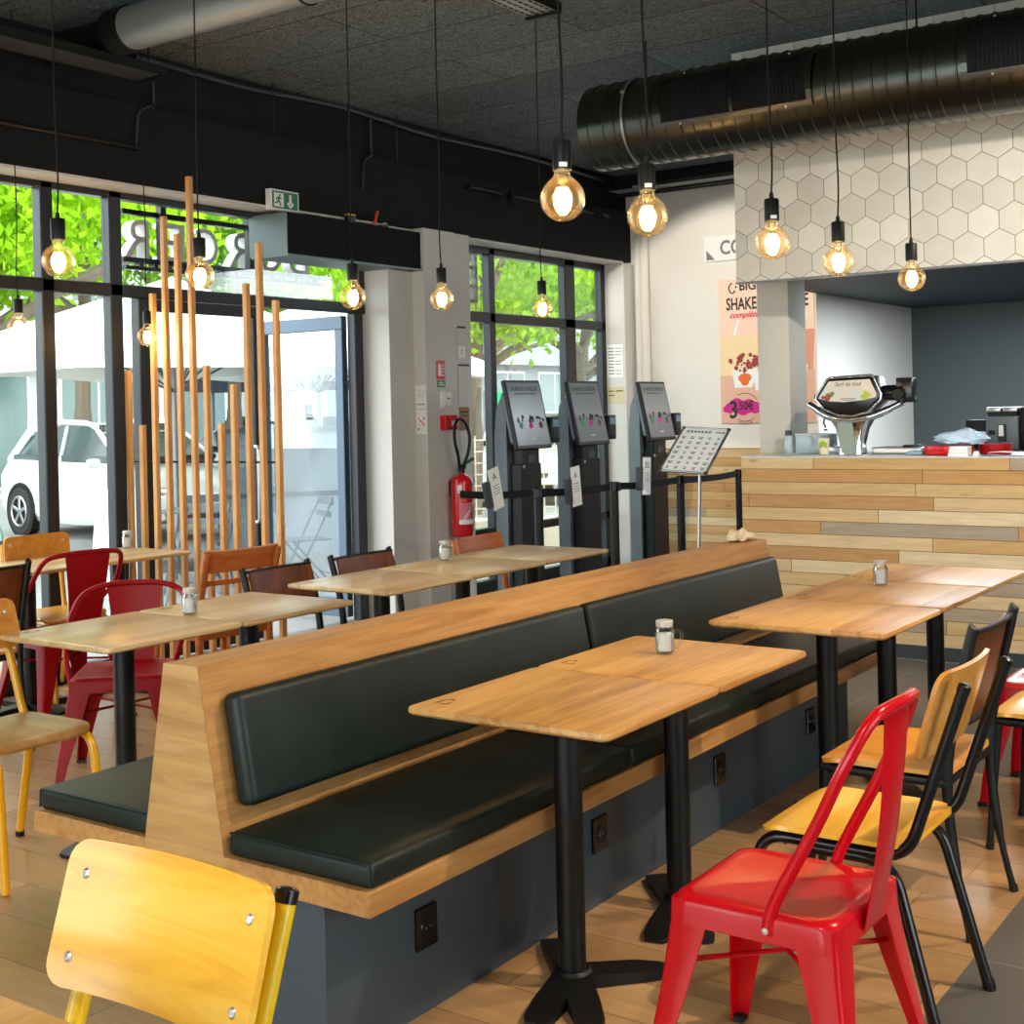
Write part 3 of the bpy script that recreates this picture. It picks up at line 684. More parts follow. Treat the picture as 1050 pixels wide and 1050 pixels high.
def framed_chair(label, panel, seat_m, group=None, H=.86, W=.46, name='framed_chair', panel_h=.2):
    """black tapered frame, wooden seat on a dark rim, wooden panel between black back posts"""
    t = thing(name, label, 'chair', (0, 0, 0), 0, group); h = W/2-.02
    for s in (-1, 1):
        b = MB(); b.tube(smooth([(s*(h+.01), -.245, .002), (s*h, -.205, .20), (s*h, -.185, .43), (s*h, -.205, .60), (s*h, -.262, H-.01), (s*h, -.266, H)], 5), [.0105]*5+[.0145]*5+[.017]*5+[.016]*5+[.015]*6, 10); lg = b.build('leg', M['black'], t)
        f_ = MB(); f_.cyl((s*(h+.01), -.245, 0), (s*(h+.0095), -.243, .02), .0135, seg=10); f_.build('foot_cap', M['black'], lg)
        b = MB(); b.tube([(s*(h+.012), .195, .002), (s*h, .165, .40), (s*h, .16, .435)], [.0105, .016, .017], 10); lg = b.build('leg', M['black'], t)
        f_ = MB(); f_.cyl((s*(h+.012), .195, 0), (s*(h+.0115), .193, .02), .0135, seg=10); f_.build('foot_cap', M['black'], lg)
    b = MB(); b.box((0, -.005, .428), (W-.005, .375, .024), .008, 2); b.build('seat_frame', M['black'], t)
    ply_seat(W-.01, .385, .462, .014, .05, .014).build('seat', M[seat_m], t, 50)
    z0 = H-.012-panel_h; y = lambda z: -.205-(z-.60)*.057/.25
    b = MB(); b.sheet(lambda x, v: (x, y(z0+v*panel_h)-.012+.022*(x/h)**2, z0+v*panel_h), lsp(-h+.012, h-.012, 11), lsp(0, 1, 5), .012); b.build('back_panel', M[panel], t, 50)
    b = MB(); b.tube([(x, y(H-.012)-.018+.022*(x/h)**2, H-.008) for x in lsp(-h, h, 11)], .0085, 8); b.build('back_rail', M['black'], t)
    b = MB(); b.tube([(x, y(z0)-.018+.022*(x/h)**2, z0) for x in lsp(-h, h, 11)], .0085, 8); b.build('back_rail', M['black'], t)
    return t
GF = 'dark framed chairs with brown backs'
put(framed_chair('dark-framed chair with a brown back and wooden seat, behind the honey plywood chair', 'walnut', 'ply_honey', None, H=.86, W=.475, panel_h=.27), -1.315, 3.93, 180)
put(framed_chair('dark-framed chair with a brown back, half behind the corner of the slatted screen tables', 'walnut', 'ply_honey', None, H=.80, W=.46, panel_h=.15), -4.175, 4.42, 0)
put(framed_chair('dark-framed chair with a brown back before the bright door reveal', 'walnut', 'ply_honey', None, H=.80, W=.48, panel_h=.15), -4.17, 5.01, 0)
put(framed_chair('dark brown chair back showing at the near end of the window tables', 'walnut', 'ply_honey', None, H=.855, W=.46, panel_h=.24), -5.52, 3.46, 180)
put(framed_chair('honey-seated chair with a black rim, beside the red seat at the counter tables', 'walnut', 'ply_yellow', None, H=.86, W=.44), -1.04, 4.72, 180)

def beech_chair(label, group=None, H=.83, W=.44, slats=2):
    t = thing('beech_bistro_chair', label, 'chair', (0, 0, 0), 0, group); h = W/2-.02; m = M['orange_wood']
    y = lambda z: -.19-.085*max(0, (z-.44)/.39)**1.4
    for s in (-1, 1):
        b = MB(); b.tube(smooth([(s*h, -.225, .002), (s*h, -.195, .25), (s*h, y(.45), .45), (s*h, y(.62), .62), (s*h, y(H), H)], 5), [.014]*5+[.018]*10+[.017]*6, 8); b.build('leg', m, t, 50)
        b = MB(); b.tube([(s*(h-.005), .215, .002), (s*(h-.01), .19, .44)], [.014, .019], 8); b.build('leg', m, t, 50)
    b = MB(); b.sheet(lambda x, v: (x, y(H-.1+v*.105)-.016+.028*(x/h)**2, H-.1+v*.105+.006*(x/h)**2*v), lsp(-h-.01, h+.01, 11), lsp(0, 1, 4), .018); b.build('top_rail', m, t, 50)
    for k in range(slats):
        z = .585+.085*k; b = MB(); b.sheet(lambda x, v: (x, y(z)-.01+.02*(x/h)**2, z+v*.026), lsp(-h, h, 9), lsp(0, 1, 3), .012); b.build('back_slat', m, t, 50)
    b = MB(); b.bx(-h, h, -.19, .19, .40, .44, .004, 1); b.build('apron', m, t)
    ply_seat(W-.01, .41, .458, .018, .05, .01).build('seat', m, t, 50)
    b = MB()
    for s in (-1, 1): b.cyl((s*(h-.004), -.205, .2), (s*(h-.006), .2, .2), .009, seg=8)
    b.cyl((-h, 0, .2), (h, 0, .2), .009, seg=8); b.build('stretcher', m, t)
    return t
put(beech_chair('orange beech chair with a slatted back in front of the slatted screen', None, H=.835, W=.47), -5.14, 4.66, 173)
put(beech_chair('orange beech chair whose top rail shows below the fire extinguisher', None, H=.785, W=.45), -4.21, 6.03, 0)

# ------------------------------------------------------------------ pendant bulbs
def make_pendant(label, cord_len, sticker=True):
    """origin at the centre of the globe"""
    t = thing('pendant_bulb', label, 'pendant lamp', (0, 0, 0), 0, 'bare globe bulbs hanging from the ceiling')
    b = MB(); b.tube(smooth([(0, 0, .16), (.004, .002, .3), (-.003, .0, .6), (.002, -.002, 1.0), (0, 0, cord_len)], 6), .0032, 6); b.build('cord', M['black_matt'], t)
    b = MB(); b.lathe([(0, .168), (.0065, .168), (.0075, .158), (.0085, .149), (.022, .147), (.0245, .143), (.0245, .074), (.022, .071), (0, .071)], seg=26); so = b.build('socket', M['black'], t)
    if sticker:
        b = MB(); k = 7
        for i in range(k):
            a0, a1 = R(-75+50*i/k), R(-75+50*(i+1)/k); q = .0248
            b.quad((q*math.cos(a0), q*math.sin(a0), .078), (q*math.cos(a1), q*math.sin(a1), .078), (q*math.cos(a1), q*math.sin(a1), .090), (q*math.cos(a0), q*math.sin(a0), .090))
        b.build('sticker', M['paper'], so, 0)
    pr = [(.0, -.057)]+[(.057*math.sin(R(a)), -.057*math.cos(R(a))) for a in range(12, 150, 10)]+[(.0225, .056), (.0205, .064), (.0205, .073)]
    b = MB(); b.lathe(pr, seg=32); b.build('globe', M['bulb_glass'], t, 80)
    b = MB()
    for i in range(8):
        a = 2*PI*i/8; b.tube([(q*math.cos(a), q*math.sin(a), z) for q, z in ((.004, -.036), (.013, -.026), (.0175, -.008), (.0165, .010), (.009, .026))], .0055, 8)
    b.build('filament', M['filament'], t)
    b = MB(); b.lathe([(0, .072), (.015, .072), (.011, .05), (.006, .03), (.004, .024), (0, .024)], seg=14); b.build('stem', M['jar_glass'], t)
    return t
spec = [(-1.8, 2.835, 2.034, 'large globe bulb nearest the camera, over the bench-side oak tables', 1), (-1.8, 3.278, 2.037, 'globe bulb in front of the end of the ribbed duct', 1), (-1.8, 4.138, 2.041, 'globe bulb hanging against the near edge of the hexagon tiles', 1),
        (-1.8, 4.741, 2.027, 'globe bulb against the hexagon tiles, middle of the three', 0), (-1.8, 5.586, 2.024, 'globe bulb at the lower edge of the hexagon tiles', 0),
        (-3.9, 2.872, 2.055, 'globe bulb hanging before the upper window panes at the near end', 1), (-3.9, 3.513, 2.048, 'globe bulb beside the tallest wooden slat', 0), (-3.9, 4.397, 2.018, 'globe bulb below the black air curtain', 0),
        (-3.9, 5.037, 2.047, 'globe bulb in front of the white pier', 0), (-3.9, 5.913, 2.044, 'globe bulb in front of the far window', 0),
        (-6.1, 4.235, 2.001, 'small globe bulb close to the window at the near end of its tables', 0), (-6.1, 5.085, 1.978, 'small globe bulb in front of the wooden slats', 0)]
for i, (x, y, z, lab, st) in enumerate(spec):
    if i == 0: proto = p = make_pendant(lab, 3.7-z)
    elif i == 3: proto = p = make_pendant(lab, 3.7-z, False); p.location = (x, y, z)
    else:
        p = dup(proto, (x, y, z), R(23*i) if not st else R(0), lab)
        if i == 5: pass
    p.location = (x, y, z)
    l = bpy.data.lights.new('bulb_light', 'POINT'); l.energy = 5.5; l.color = (1, .72, .40); l.shadow_soft_size = .03
    lo = bpy.data.objects.new('bulb_light', l); COL.objects.link(lo); lo.location = (x, y, z)

# ------------------------------------------------------------------ slatted screen
SY = 5.19
H_SL = [(-6.406, 1.792), (-6.288, 1.463), (-6.171, 2.238), (-6.06, 2.681), (-5.946, 2.567), (-5.835, 2.887), (-5.725, 1.795), (-5.613, 1.465), (-5.507, 1.683), (-5.391, 2.238), (-5.285, 2.456), (-5.165, 2.131)]
t = thing('slatted_screen', 'free-standing screen of tall uneven larch slats by the door', 'screen', (0, SY, 0))
for x, h in H_SL:
    b = MB(); b.box((x, 0, h/2+.02), (.033, .033, h-.04), .003, 1); b.build('slat', M['slat'], t)
b = MB(); b.cyl((-6.40, .024, 1.245), (-5.16, .024, 1.245), .006, seg=8); b.build('tie_rod', M['black'], t)
b = MB(); b.bx(-6.405, -5.14, -.03, .03, 0, .045, .003, 1); b.build('foot_rail', M['slat'], t)

# ------------------------------------------------------------------ overhead services
t = thing('air_curtain', 'long black air curtain hung over the glass door', 'air curtain', (-6.105, 6.255, 2.545))
b = MB(); b.bx(-.0, -.345, .0, 1.39, .012, .285, .004, 1); b.build('casing', M['casing'], t)
b = MB(); b.bx(-.345, .002, -.006, .0, .012, .287); b.build('end_plate', M['unit_grey'], t)
b = MB(); b.bx(-.33, .02, -.006, 1.40, 0, .012); b.build('bottom_plate', M['unit_grey'], t)
b = MB()
for j in range(6):
    for i in range(36):
        if j == 5 and i > 30: continue
        b.box((.0012, .13+i*.030, .075+j*.03), (.004, .016, .017))
b.build('grille_holes', M['black_matt'], t, 0)
for y in (.04, .78, 1.31):
    b = MB(); b.cyl((-.14, y, .285), (-.14, y, 1.155), .006, seg=6); b.build('hanging_rod', M['black'], t)
b = MB(); b.bx(-.06, -.02, .62, .70, .287, .335, .003, 1); b.build('junction_box', M['black'], t)
b = MB(); b.bx(-.06, -.02, .63, .70, .335, .345); b.build('warning_strip', plain('yellow strip', (210, 170, 40), .6), t)
b = MB(); b.tube(smooth([(-.05, .92, .288), (-.04, .93, .33), (-.05, .955, .37), (-.05, .965, .40)], 4), [.01]*8+[.012]*5, 6); b.build('cable_plug', plain('orange cable', (214, 74, 30), .6), t)
b = MB(); b.tube(smooth([(-.05, .95, .29), (-.02, 1.0, .315), (-.04, 1.06, .31), (-.05, 1.07, .29)], 4), .007, 6); b.build('cable_loop', M['steel'], t)

# exit sign
t = thing('exit_sign', 'green and white emergency exit sign over the air curtain', 'sign', (-6.205, 6.16, 2.845))
b = MB(); b.bx(.002, .05, 0, .265, 0, .135, .004, 1); b.build('sign_box', M['white'], t)
b = MB(); b.bx(.0505, .052, .015, .25, .012, .123); b.build('sign_face', M['green'], t, 0)
b = MB()
def flat(b, pts, x): b.prism(pts, (x, 0, 0), (0, 1, 0), (0, 0, 1), (.0015, 0, 0))
flat(b, [(.030, .022), (.118, .022), (.118, .112), (.030, .112)], .0521); b.build('door_symbol', M['white'], t, 0)
b = MB()
def limb(b, p, q, w, x):
    p, q = Vector((p[0], p[1])), Vector((q[0], q[1])); d = (q-p).normalized(); e = Vector((-d.y, d.x))*w
    flat(b, [tuple(p-e), tuple(q-e), tuple(q+e), tuple(p+e)], x)
b.lathe([(0, .001), (.008, .001), (.008, 0)], (.0537, .082, .098), 12, Matrix.Rotation(PI/2, 4, 'Y'))
for p, q, w in (((.078, .088), (.068, .06), .0075), ((.068, .06), (.086, .047), .005), ((.086, .047), (.082, .028), .0045), ((.068, .06), (.052, .047), .005), ((.052, .047), (.036, .044), .0045), ((.077, .085), (.096, .074), .004), ((.076, .086), (.054, .078), .004), ((.054, .078), (.05, .064), .004)): limb(b, p, q, w, .0537)
b.build('running_figure', M['green'], t, 0)
b = MB(); limb(b, (.18, .108), (.18, .05), .011, .0521); limb(b, (.18, .024), (.205, .055), .009, .0521); limb(b, (.18, .024), (.155, .055), .009, .0521); b.build('arrow', M['white'], t, 0)

# spiral duct
DYc, DZc, DR = 7.0, 3.215, .256
t = thing('spiral_duct', 'large dark ribbed air duct slung in front of the hexagon tiles', 'duct', (0, DYc, DZc))
prof = []; x = 0.0
while x < 7.4:
    prof += [(DR, x), (DR, x+.060), (DR+.006, x+.064), (DR+.006, x+.070), (DR, x+.074)]
    x += .075 if int(x/.075) % 3 else .105
rot = Matrix.Rotation(PI/2, 4, 'Y')
b = MB(); b.lathe([(DR-.02, 0), (DR, 0)]+prof, (-4.17, 0, 0), 64, rot); b.build('duct_shell', M['duct'], t, 30)
b = MB(); b.lathe([(0, .01), (DR-.004, .01)], (-4.17, 0, 0), 48, rot); b.build('end_cap', M['duct'], t)
b = MB(); b.tube([(-3.86, (DR+.010)*math.cos(a), (DR+.010)*math.sin(a)) for a in [2*PI*i/48 for i in range(48)]], .008, 6, closed=True); b.build('strap', M['steel'], t)
b = MB(); b.box((-3.86, -.235, .14), (.03, .02, .02), .003, 1); b.build('strap_clip', M['steel'], t)
for x in (-3.83, -2.2):
    b = MB(); b.cyl((x, 0, DR), (x, 0, 3.7-DZc), .006, seg=6); b.build('hanging_rod', M['black'], t)
def vent(x0, x1, a0, a1):
    b = MB(); q = DR+.016
    ang = [R(a0+(a1-a0)*i/8) for i in range(9)]
    def strip(xa, xb, aa, ab, rr):
        an = [R(aa+(ab-aa)*i/8) for i in range(9)]
        for p, c in zip(an, an[1:]): b.quad((xa, -rr*math.cos(p), rr*math.sin(p)), (xb, -rr*math.cos(p), rr*math.sin(p)), (xb, -rr*math.cos(c), rr*math.sin(c)), (xa, -rr*math.cos(c), rr*math.sin(c)))
    e = .03; ea = 7
    for xa, xb, aa, ab in ((x0, x1, a0-ea, a0), (x0, x1, a1, a1+ea), (x0-e, x0, a0-ea, a1+ea), (x1, x1+e, a0-ea, a1+ea), ((x0+x1)/2-.01, (x0+x1)/2+.01, a0, a1)): strip(xa, xb, aa, ab, q)
    fr = b.build('vent_frame', M['duct'], t, 30)
    b = MB(); strip(x0, x1, a0, a1, DR+.0085); b.build('vent_opening', M['black_matt'], fr, 0)
    b = MB(); n = int((x1-x0)/.022)
    for i in range(1, n):
        xx = x0+(x1-x0)*i/n
        for p, c in zip(ang, ang[1:]): b.quad((xx, -(DR+.009)*math.cos(p), (DR+.009)*math.sin(p)), (xx, -(DR+.009)*math.cos(c), (DR+.009)*math.sin(c)), (xx, -(DR+.018)*math.cos(c), (DR+.018)*math.sin(c)), (xx, -(DR+.018)*math.cos(p), (DR+.018)*math.sin(p)))
    b.build('vent_blades', M['black_matt'], fr, 0)
    b = MB()
    for xx in (x0+.12, x1-.12):
        for a in (a0-ea*.6, a1+ea*.6): b.lathe([(0, .003), (.006, .002), (.007, 0)], (xx, -(q+.001)*math.cos(R(a)), (q+.001)*math.sin(R(a))), 8, Matrix.Rotation(PI/2, 4, 'X'))
    b.build('screw', M['screw'], fr)
vent(-3.60, -2.72, -18, 42); vent(-1.87, -1.0, -18, 42)

t = thing('ventilation_pipe', 'pale grey pipe crossing under the ceiling near the window wall', 'pipe', (0, 4.62, 3.57))
b = MB(); b.cyl((-5.62, 0, 0), (-4.0, 0, 0), .115, seg=32); b.build('pipe_body', M['pipe_grey'], t)
b = MB(); b.cyl((-6.30, 0, 0), (-5.72, 0, 0), .085, seg=24); b.cyl((-5.735, 0, 0), (-5.60, 0, 0), .122, seg=32); b.build('pipe_collar', M['black'], t)
b = MB(); b.tube(arc((-4.35, 0, 0), .119, 0, 2*PI, 24, 'YZ')[:-1], .005, 6, closed=True); b.build('clamp', M['black'], t)

def tray(name, label, x0, x1, y0, y1, z, mat, holes=True):
    t = thing(name, label, 'cable tray', (0, 0, z))
    b = MB(); b.bx(x0, x1, y0, y1, 0, .004); b.build('tray_floor', M[mat], t, 0)
    b = MB(); b.bx(x0, x0+.003, y0, y1, 0, .05); b.bx(x1-.003, x1, y0, y1, 0, .05); b.build('side_rail', M['black'], t, 0)
    if holes:
        b = MB(); y = y0+.05; k = 0
        while y < y1-.03:
            for i in range(4): b.box((x0+.02+(x1-x0-.04)*i/3, y+(.02 if i % 2 else 0), -.001), (.010, .034, .003))
            y += .05
        b.build('slots', M['black_matt'], t, 0)
    for y in (y0+.3, y1-.04):
        b = MB(); b.cyl(((x0+x1)/2, y, .004), ((x0+x1)/2, y, 3.7-z), .005, seg=6); b.bx(x0-.01, x1+.01, y-.015, y+.015, -.018, -.003); b.build('hanger', M['black'], t)
    return t
tray('cable_tray', 'perforated metal cable tray running along the middle of the ceiling', -3.83, -3.65, 3.2, 5.78, 3.55, 'pipe_grey')
tray('cable_tray', 'grey cable tray hung beside the black upper wall over the window', -5.97, -5.75, 2.0, 4.98, 3.41, 'grey_dark', False)
tray('cable_tray', 'grey cable tray crossing before the top of the poster wall', -6.2, -3.6, 10.55, 10.78, 3.50, 'grey_metal', False)
# wall-mounted spotlight rails
def rail(label, y0, y1, z, spots, x=-6.15):
    t = thing('spotlight_rail', label, 'spotlight rail', (x, 0, z))
    b = MB(); b.cyl((0, y0, 0), (0, y1, 0), .011, seg=10); b.build('rail', M['black'], t)
    b = MB()
    for y in (y0+.02, y1-.02): b.bx(-.052, .0, y-.012, y+.012, -.012, .012)
    b.build('bracket', M['black'], t)
    for y, a in spots:
        b = MB(); d = Vector((.35, a, -.85)).normalized(); c = Vector((.035, y, -.03)); b.cyl(c-d*.05, c+d*.07, .03, seg=18); b.cyl((0, y, 0), c, .01, seg=8); b.cyl(c+d*.07, c+d*.072, .026, seg=18)
        s = b.build('spot_head', M['black'], t)
    return t
rail('black rail with two spotlights on the dark fascia over the far window', 8.33, 10.48, 3.26, [(8.85, -.5), (10.25, .6)])
rail('thin black rail on the dark fascia at the near end of the windows', 2.6, 5.13, 3.08, [])
b = MB()
for y in (5.35, 7.35):
    b.tube(bend([(-6.31, y, 3.68), (-6.31, y, 3.37), (-6.2, y-.12, 3.36), (-6.19, y-.22, 3.30), (-6.19, y-.24, 3.1)], .04), .008, 6)
b.tube(smooth([(-6.29, 5.2, 3.66), (-6.29, 6.1, 3.64), (-6.28, 7.0, 3.67), (-6.28, 8.0, 3.63), (-6.28, 9.3, 3.65), (-6.28, 10.6, 3.62)], 6), .016, 6)
tag(b.build('ceiling_cable', M['grey_dark']), 'dark cables looping along the top of the black window wall', 'cable')

# ------------------------------------------------------------------ ordering kiosks (screens face +X)
M['screen'] = (lambda k: (k.bsdf(k.ramp(k.sep(k.n('ShaderNodeTexCoord').outputs['Generated'])[2], [(.0, (118, 126, 128)), (.38, (120, 130, 132)), (.46, (140, 148, 150)), (1, (112, 126, 132))]), .25, 0, .5), k.m)[1])(N('kiosk screen picture'))
M['screen_glow'] = None
def make_kiosk(label):
    t = thing('ordering_kiosk', label, 'kiosk', (0, 0, 0), 0, 'self ordering kiosks by the far window')
    # local: x towards the customer, y along the width, origin at the foot
    b = MB(); b.prism([(-.185, .02), (-.075, .02), (-.075, 1.62), (-.10, 1.64), (-.16, 1.52), (-.185, 1.3)], (0, -.17, 0), (1, 0, 0), (0, 0, 1), (0, .34, 0)); b.build('body', M['grey_metal'], t, 20)
    b = MB(); b.bx(-.075, .03, -.135, .135, .02, 1.10, .006, 1); b.box((-.02, 0, 1.15), (.10, .23, .17), .01, 1); b.build('front_column', M['black'], t)
    b = MB(); b.box((.032, -.0, 1.135), (.004, .09, .06)); b.build('ticket_slot', M['grey_dark'], t, 0)
    b = MB(); b.lathe([(0, .006), (.012, .005), (.014, 0)], (.032, -.105, 1.08), 14, Matrix.Rotation(PI/2, 4, 'Y')); b.build('lock', M['steel'], t)
    b = MB(); b.bx(-.22, .10, -.2, .2, 0, .02, .004, 1); b.build('foot_plate', M['black'], t)
    tl = .21; m = Matrix.Translation((-.002, 0, 1.465)) @ Matrix.Rotation(-tl, 4, 'Y')
    def put_(b): bmesh.ops.transform(b.bm, matrix=m, verts=b.bm.verts[:]); return b
    b = put_(MB().box((0, 0, 0), (.035, .47, .525), .006, 1)); hd = b.build('screen_housing', M['black'], t)
    b = put_(MB().box((-.04, 0, -.03), (.05, .40, .36), .01, 1)); b.build('screen_back', M['grey_metal'], hd)
    b = put_(MB().box((.0180, 0, .004), (.002, .43, .478))); scn = b.build('screen', M['screen'], hd, 0)
    U = Vector((0, 1, 0)); V = m.to_3x3() @ Vector((0, 0, 1)); O = lambda y, z: m @ Vector((.0196, y, z))
    text('SHAKE & SUNDAE', O(0, .195), U, V, .038, M['ink'], 'screen_title', scn, .0005, width=.35)
    b = MB(); b.box((.0194, .0, .157), (.0006, .28, .007)); put_(b).build('screen_subtitle', M['ink'], scn, 0)
    b = MB()
    random.seed(4)
    for yy in (-.13, 0, .13):
        for q in range(7):
            o = O(yy+random.uniform(-.045, .045), -.035+random.uniform(-.02, .022)); r = random.uniform(.008, .018)
            b.lathe([(0, .0006), (r, .0004)], o, 10, m.to_3x3().to_4x4() @ Matrix.Rotation(PI/2, 4, 'Y'))
    b.build('screen_toppings', M['ink'], scn, 0)
    for yy, c in ((-.13, 'green'), (0, 'ink_magenta'), (.13, 'stamp')):
        b = MB(); b.lathe([(0, .0006), (.026, .0004)], O(yy, -.085), 16, m.to_3x3().to_4x4() @ Matrix.Rotation(PI/2, 4, 'Y')); b.build('screen_dessert', M[c], scn, 0)
    b = MB(); b.box((.0194, .0, -.185), (.0006, .07, .008)); put_(b).build('screen_prompt', M['cream_card'], scn, 0)
    b = MB(); b.box((.02, .305, 1.345), (.075, .115, .20), .012, 2); b.bx(-.03, .0, .2, .30, 1.30, 1.36); te_ = b.build('card_terminal', M['black'], t)
    b = MB(); b.box((.0585, .305, 1.395), (.003, .08, .055)); b.build('terminal_display', plain('terminal display', (120, 150, 170), .2), te_, 0)
    b = MB()
    for i in range(3):
        for j in range(4): b.box((.0585, .28+.025*i, 1.35-.02*j), (.003, .016, .011))
    b.build('terminal_keys', M['grey_dark'], te_, 0)
    return t
ka = make_kiosk('tall ordering kiosk nearest the fire extinguisher'); ka.location = (-5.56, 8.19, 0)
dup(ka, (-5.56, 9.05, 0), None, 'tall ordering kiosk in the middle, before the far window mullion')
dup(ka, (-5.56, 10.2, 0), None, 'tall ordering kiosk against the white poster wall')

# stanchions, belts, order-number cards
def make_post(label):
    t = thing('queue_post', label, 'queue post', (0, 0, 0), 0, 'black queue barrier posts')
    b = MB(); b.cyl((0, 0, .02), (0, 0, .93), .031, seg=20); b.build('post', M['black'], t)
    b = MB(); b.lathe([(0, .98), (.03, .98), (.036, .972), (.036, .915), (.031, .91)], seg=20); b.box((.036, 0, .945), (.012, .05, .06)); b.box((0, .036, .945), (.05, .012, .06)); b.build('belt_cassette', M['black_gloss'], t)
    b = MB(); b.lathe([(0, .03), (.12, .022), (.165, .008), (.165, 0), (0, 0)], seg=28); b.build('base', M['black'], t)
    return t
PS = [(-4.90, 7.33), (-4.75, 8.07), (-4.68, 8.94), (-4.62, 9.85)]
pa = make_post('black queue post in front of the first ordering kiosk'); pa.location = (*PS[0], 0)
dup(pa, (*PS[1], 0), None, 'black queue post in front of the pale window reveal')
dup(pa, (*PS[2], 0), None, 'black queue post behind the tilted menu board')
dup(pa, (*PS[3], 0), None, 'black queue post at the end of the plank counter')
def belt(p, q, label):
    b = MB(); p, q = Vector((*p, .945)), Vector((*q, .945)); d = (q-p).normalized(); e = Vector((-d.y, d.x, 0))*.0012; n = 10; vs = []
    p += d*.045; q -= d*.045
    for i in range(n+1):
        c = p+(q-p)*i/n; s_ = -.012*math.sin(PI*i/n)
        vs.append([b.bm.verts.new(c+e*k+Vector((0, 0, s_+z))) for k, z in ((1, -.025), (1, .025), (-1, .025), (-1, -.025))])
    for a, c in zip(vs, vs[1:]):
        for i in range(4): b.bm.faces.new((a[i], a[(i+1) % 4], c[(i+1) % 4], c[i]))
    tag(b.build('queue_belt', M['black_matt']), label, 'queue belt', 'black belts of the queue barrier')
belt((-5.40, 7.05), PS[0], 'black barrier belt running to the post before the first kiosk')
belt(PS[0], PS[1], 'black barrier belt between the posts before the first two kiosks')
belt(PS[1], PS[2], 'black barrier belt in front of the kiosk by the poster wall')
belt(PS[2], PS[3], 'black barrier belt ending at the plank counter')
def order_card(x, y, z, num, label, tilt):
    t = thing('order_card', label, 'card holder', (x, y, z), 0, 'order cards hung on the queue barrier'); m = Matrix.Rotation(R(tilt), 4, 'X')
    b = MB(); b.box((0, -.065, 0), (.04, .05, .17), .006, 1); bmesh.ops.transform(b.bm, matrix=m, verts=b.bm.verts[:]); b.build('holder', M['grey_dark'], t)
    b = MB(); b.box((.014, .015, .02), (.003, .115, .27)); bmesh.ops.transform(b.bm, matrix=m, verts=b.bm.verts[:]); c = b.build('card', M['paper'], t, 0)
    U = m.to_3x3() @ Vector((0, 1, 0)); V = m.to_3x3() @ Vector((0, 0, 1))
    text(num, m @ Vector((.0158, .015, .10)), U, V, .045, M['ink'], 'card_number', c, .0006)
    b = MB()
    for i in range(4): b.box((.0158, .015, .04-.018*i), (.0006, .075-.01*(i % 2), .004))
    bmesh.ops.transform(b.bm, matrix=m, verts=b.bm.verts[:]); b.build('card_lines', M['ink_grey'], c, 0)
    b = MB(); b.box((-.01, 0, 0), (.03, .06, .06)); b.build('belt_clip', M['black'], t)
order_card(-4.93, 6.86, .98, 'A', 'white order card lettered A on the barrier beside the extinguisher', 14)
order_card(-4.78, 7.58, .955, '6', 'white order card numbered 6 on the barrier between two posts', 6)
order_card(-4.67, 8.36, .985, '35', 'white order card numbered 35 on the barrier by the pale reveal', -4)
# tilted menu board on a pole
t = thing('menu_stand', 'tilted silver-framed menu board on a thin pole beside the plank counter', 'menu stand', (-4.245, 8.13, 0))
bl, br, tlp = Vector((-.18, 0, 1.055)), Vector((.19, 0, 1.035)), Vector((-.18, .36, 1.353))
U = (br-bl).normalized(); V = ((tlp-bl)-U*(tlp-bl).dot(U)).normalized(); Wn = U.cross(V); wd, hh = (br-bl).length, (tlp-bl).length
m = Matrix(((U.x, V.x, Wn.x, 0), (U.y, V.y, Wn.y, 0), (U.z, V.z, Wn.z, 0), (0, 0, 0, 1))); cen = bl+U*wd/2+V*hh/2
def pm(b): bmesh.ops.transform(b.bm, matrix=Matrix.Translation(cen) @ m, verts=b.bm.verts[:]); return b
b = MB()
for sx in (-1, 1): b.box((sx*(wd/2-.007), 0, 0), (.014, hh, .018), .003, 1); b.box((0, sx*(hh/2-.007), 0), (wd, .014, .018), .003, 1)
pm(b).build('board_frame', M['steel'], t)
sh = pm(MB().box((0, 0, -.002), (wd-.02, hh-.02, .006))).build('menu_sheet', M['paper'], t, 0)
b = MB(); random.seed(12)
for j in range(7):
    for i in range(5):
        w_ = random.uniform(.022, .045)
        b.box((-wd/2+.05+i*(wd-.1)/4, hh/2-.10-j*.052, .0014), (w_, .006, .0006)); b.box((-wd/2+.05+i*(wd-.1)/4, hh/2-.115-j*.052, .0014), (w_*.7, .012, .0006))
pm(b).build('menu_lines', M['ink_grey'], sh, 0)
b = MB()
for i in range(7): b.box((-wd/2+.06+.028*i, hh/2-.045, .0014), (.020, .022, .0006))
b.box((wd/2-.06, hh/2-.045, .0014), (.07, .012, .0006)); pm(b).build('menu_title', M['ink_grey'], sh, 0)
b = MB()
for sx in (-1, 1):
    for sy in (-1, 1): b.box((sx*(wd/2-.01), sy*(hh/2-.01), 0), (.026, .026, .021), .005, 1)
pm(b).build('corner_cap', M['grey_dark'], t)
b = MB(); b.cyl((.11, .02, .50), (.11, .06, 1.07), .011, seg=12); b.build('pole', M['steel'], t)
b = MB(); b.cyl((.11, .02, .44), (.11, .02, .52), .018, seg=12); b.cyl((.11, .02, .01), (.11, .02, .44), .014, seg=12); b.lathe([(0, .03), (.13, .018), (.16, .006), (.16, 0), (0, 0)], (.11, .02, 0), 28); b.build('pole_foot', M['black'], t)

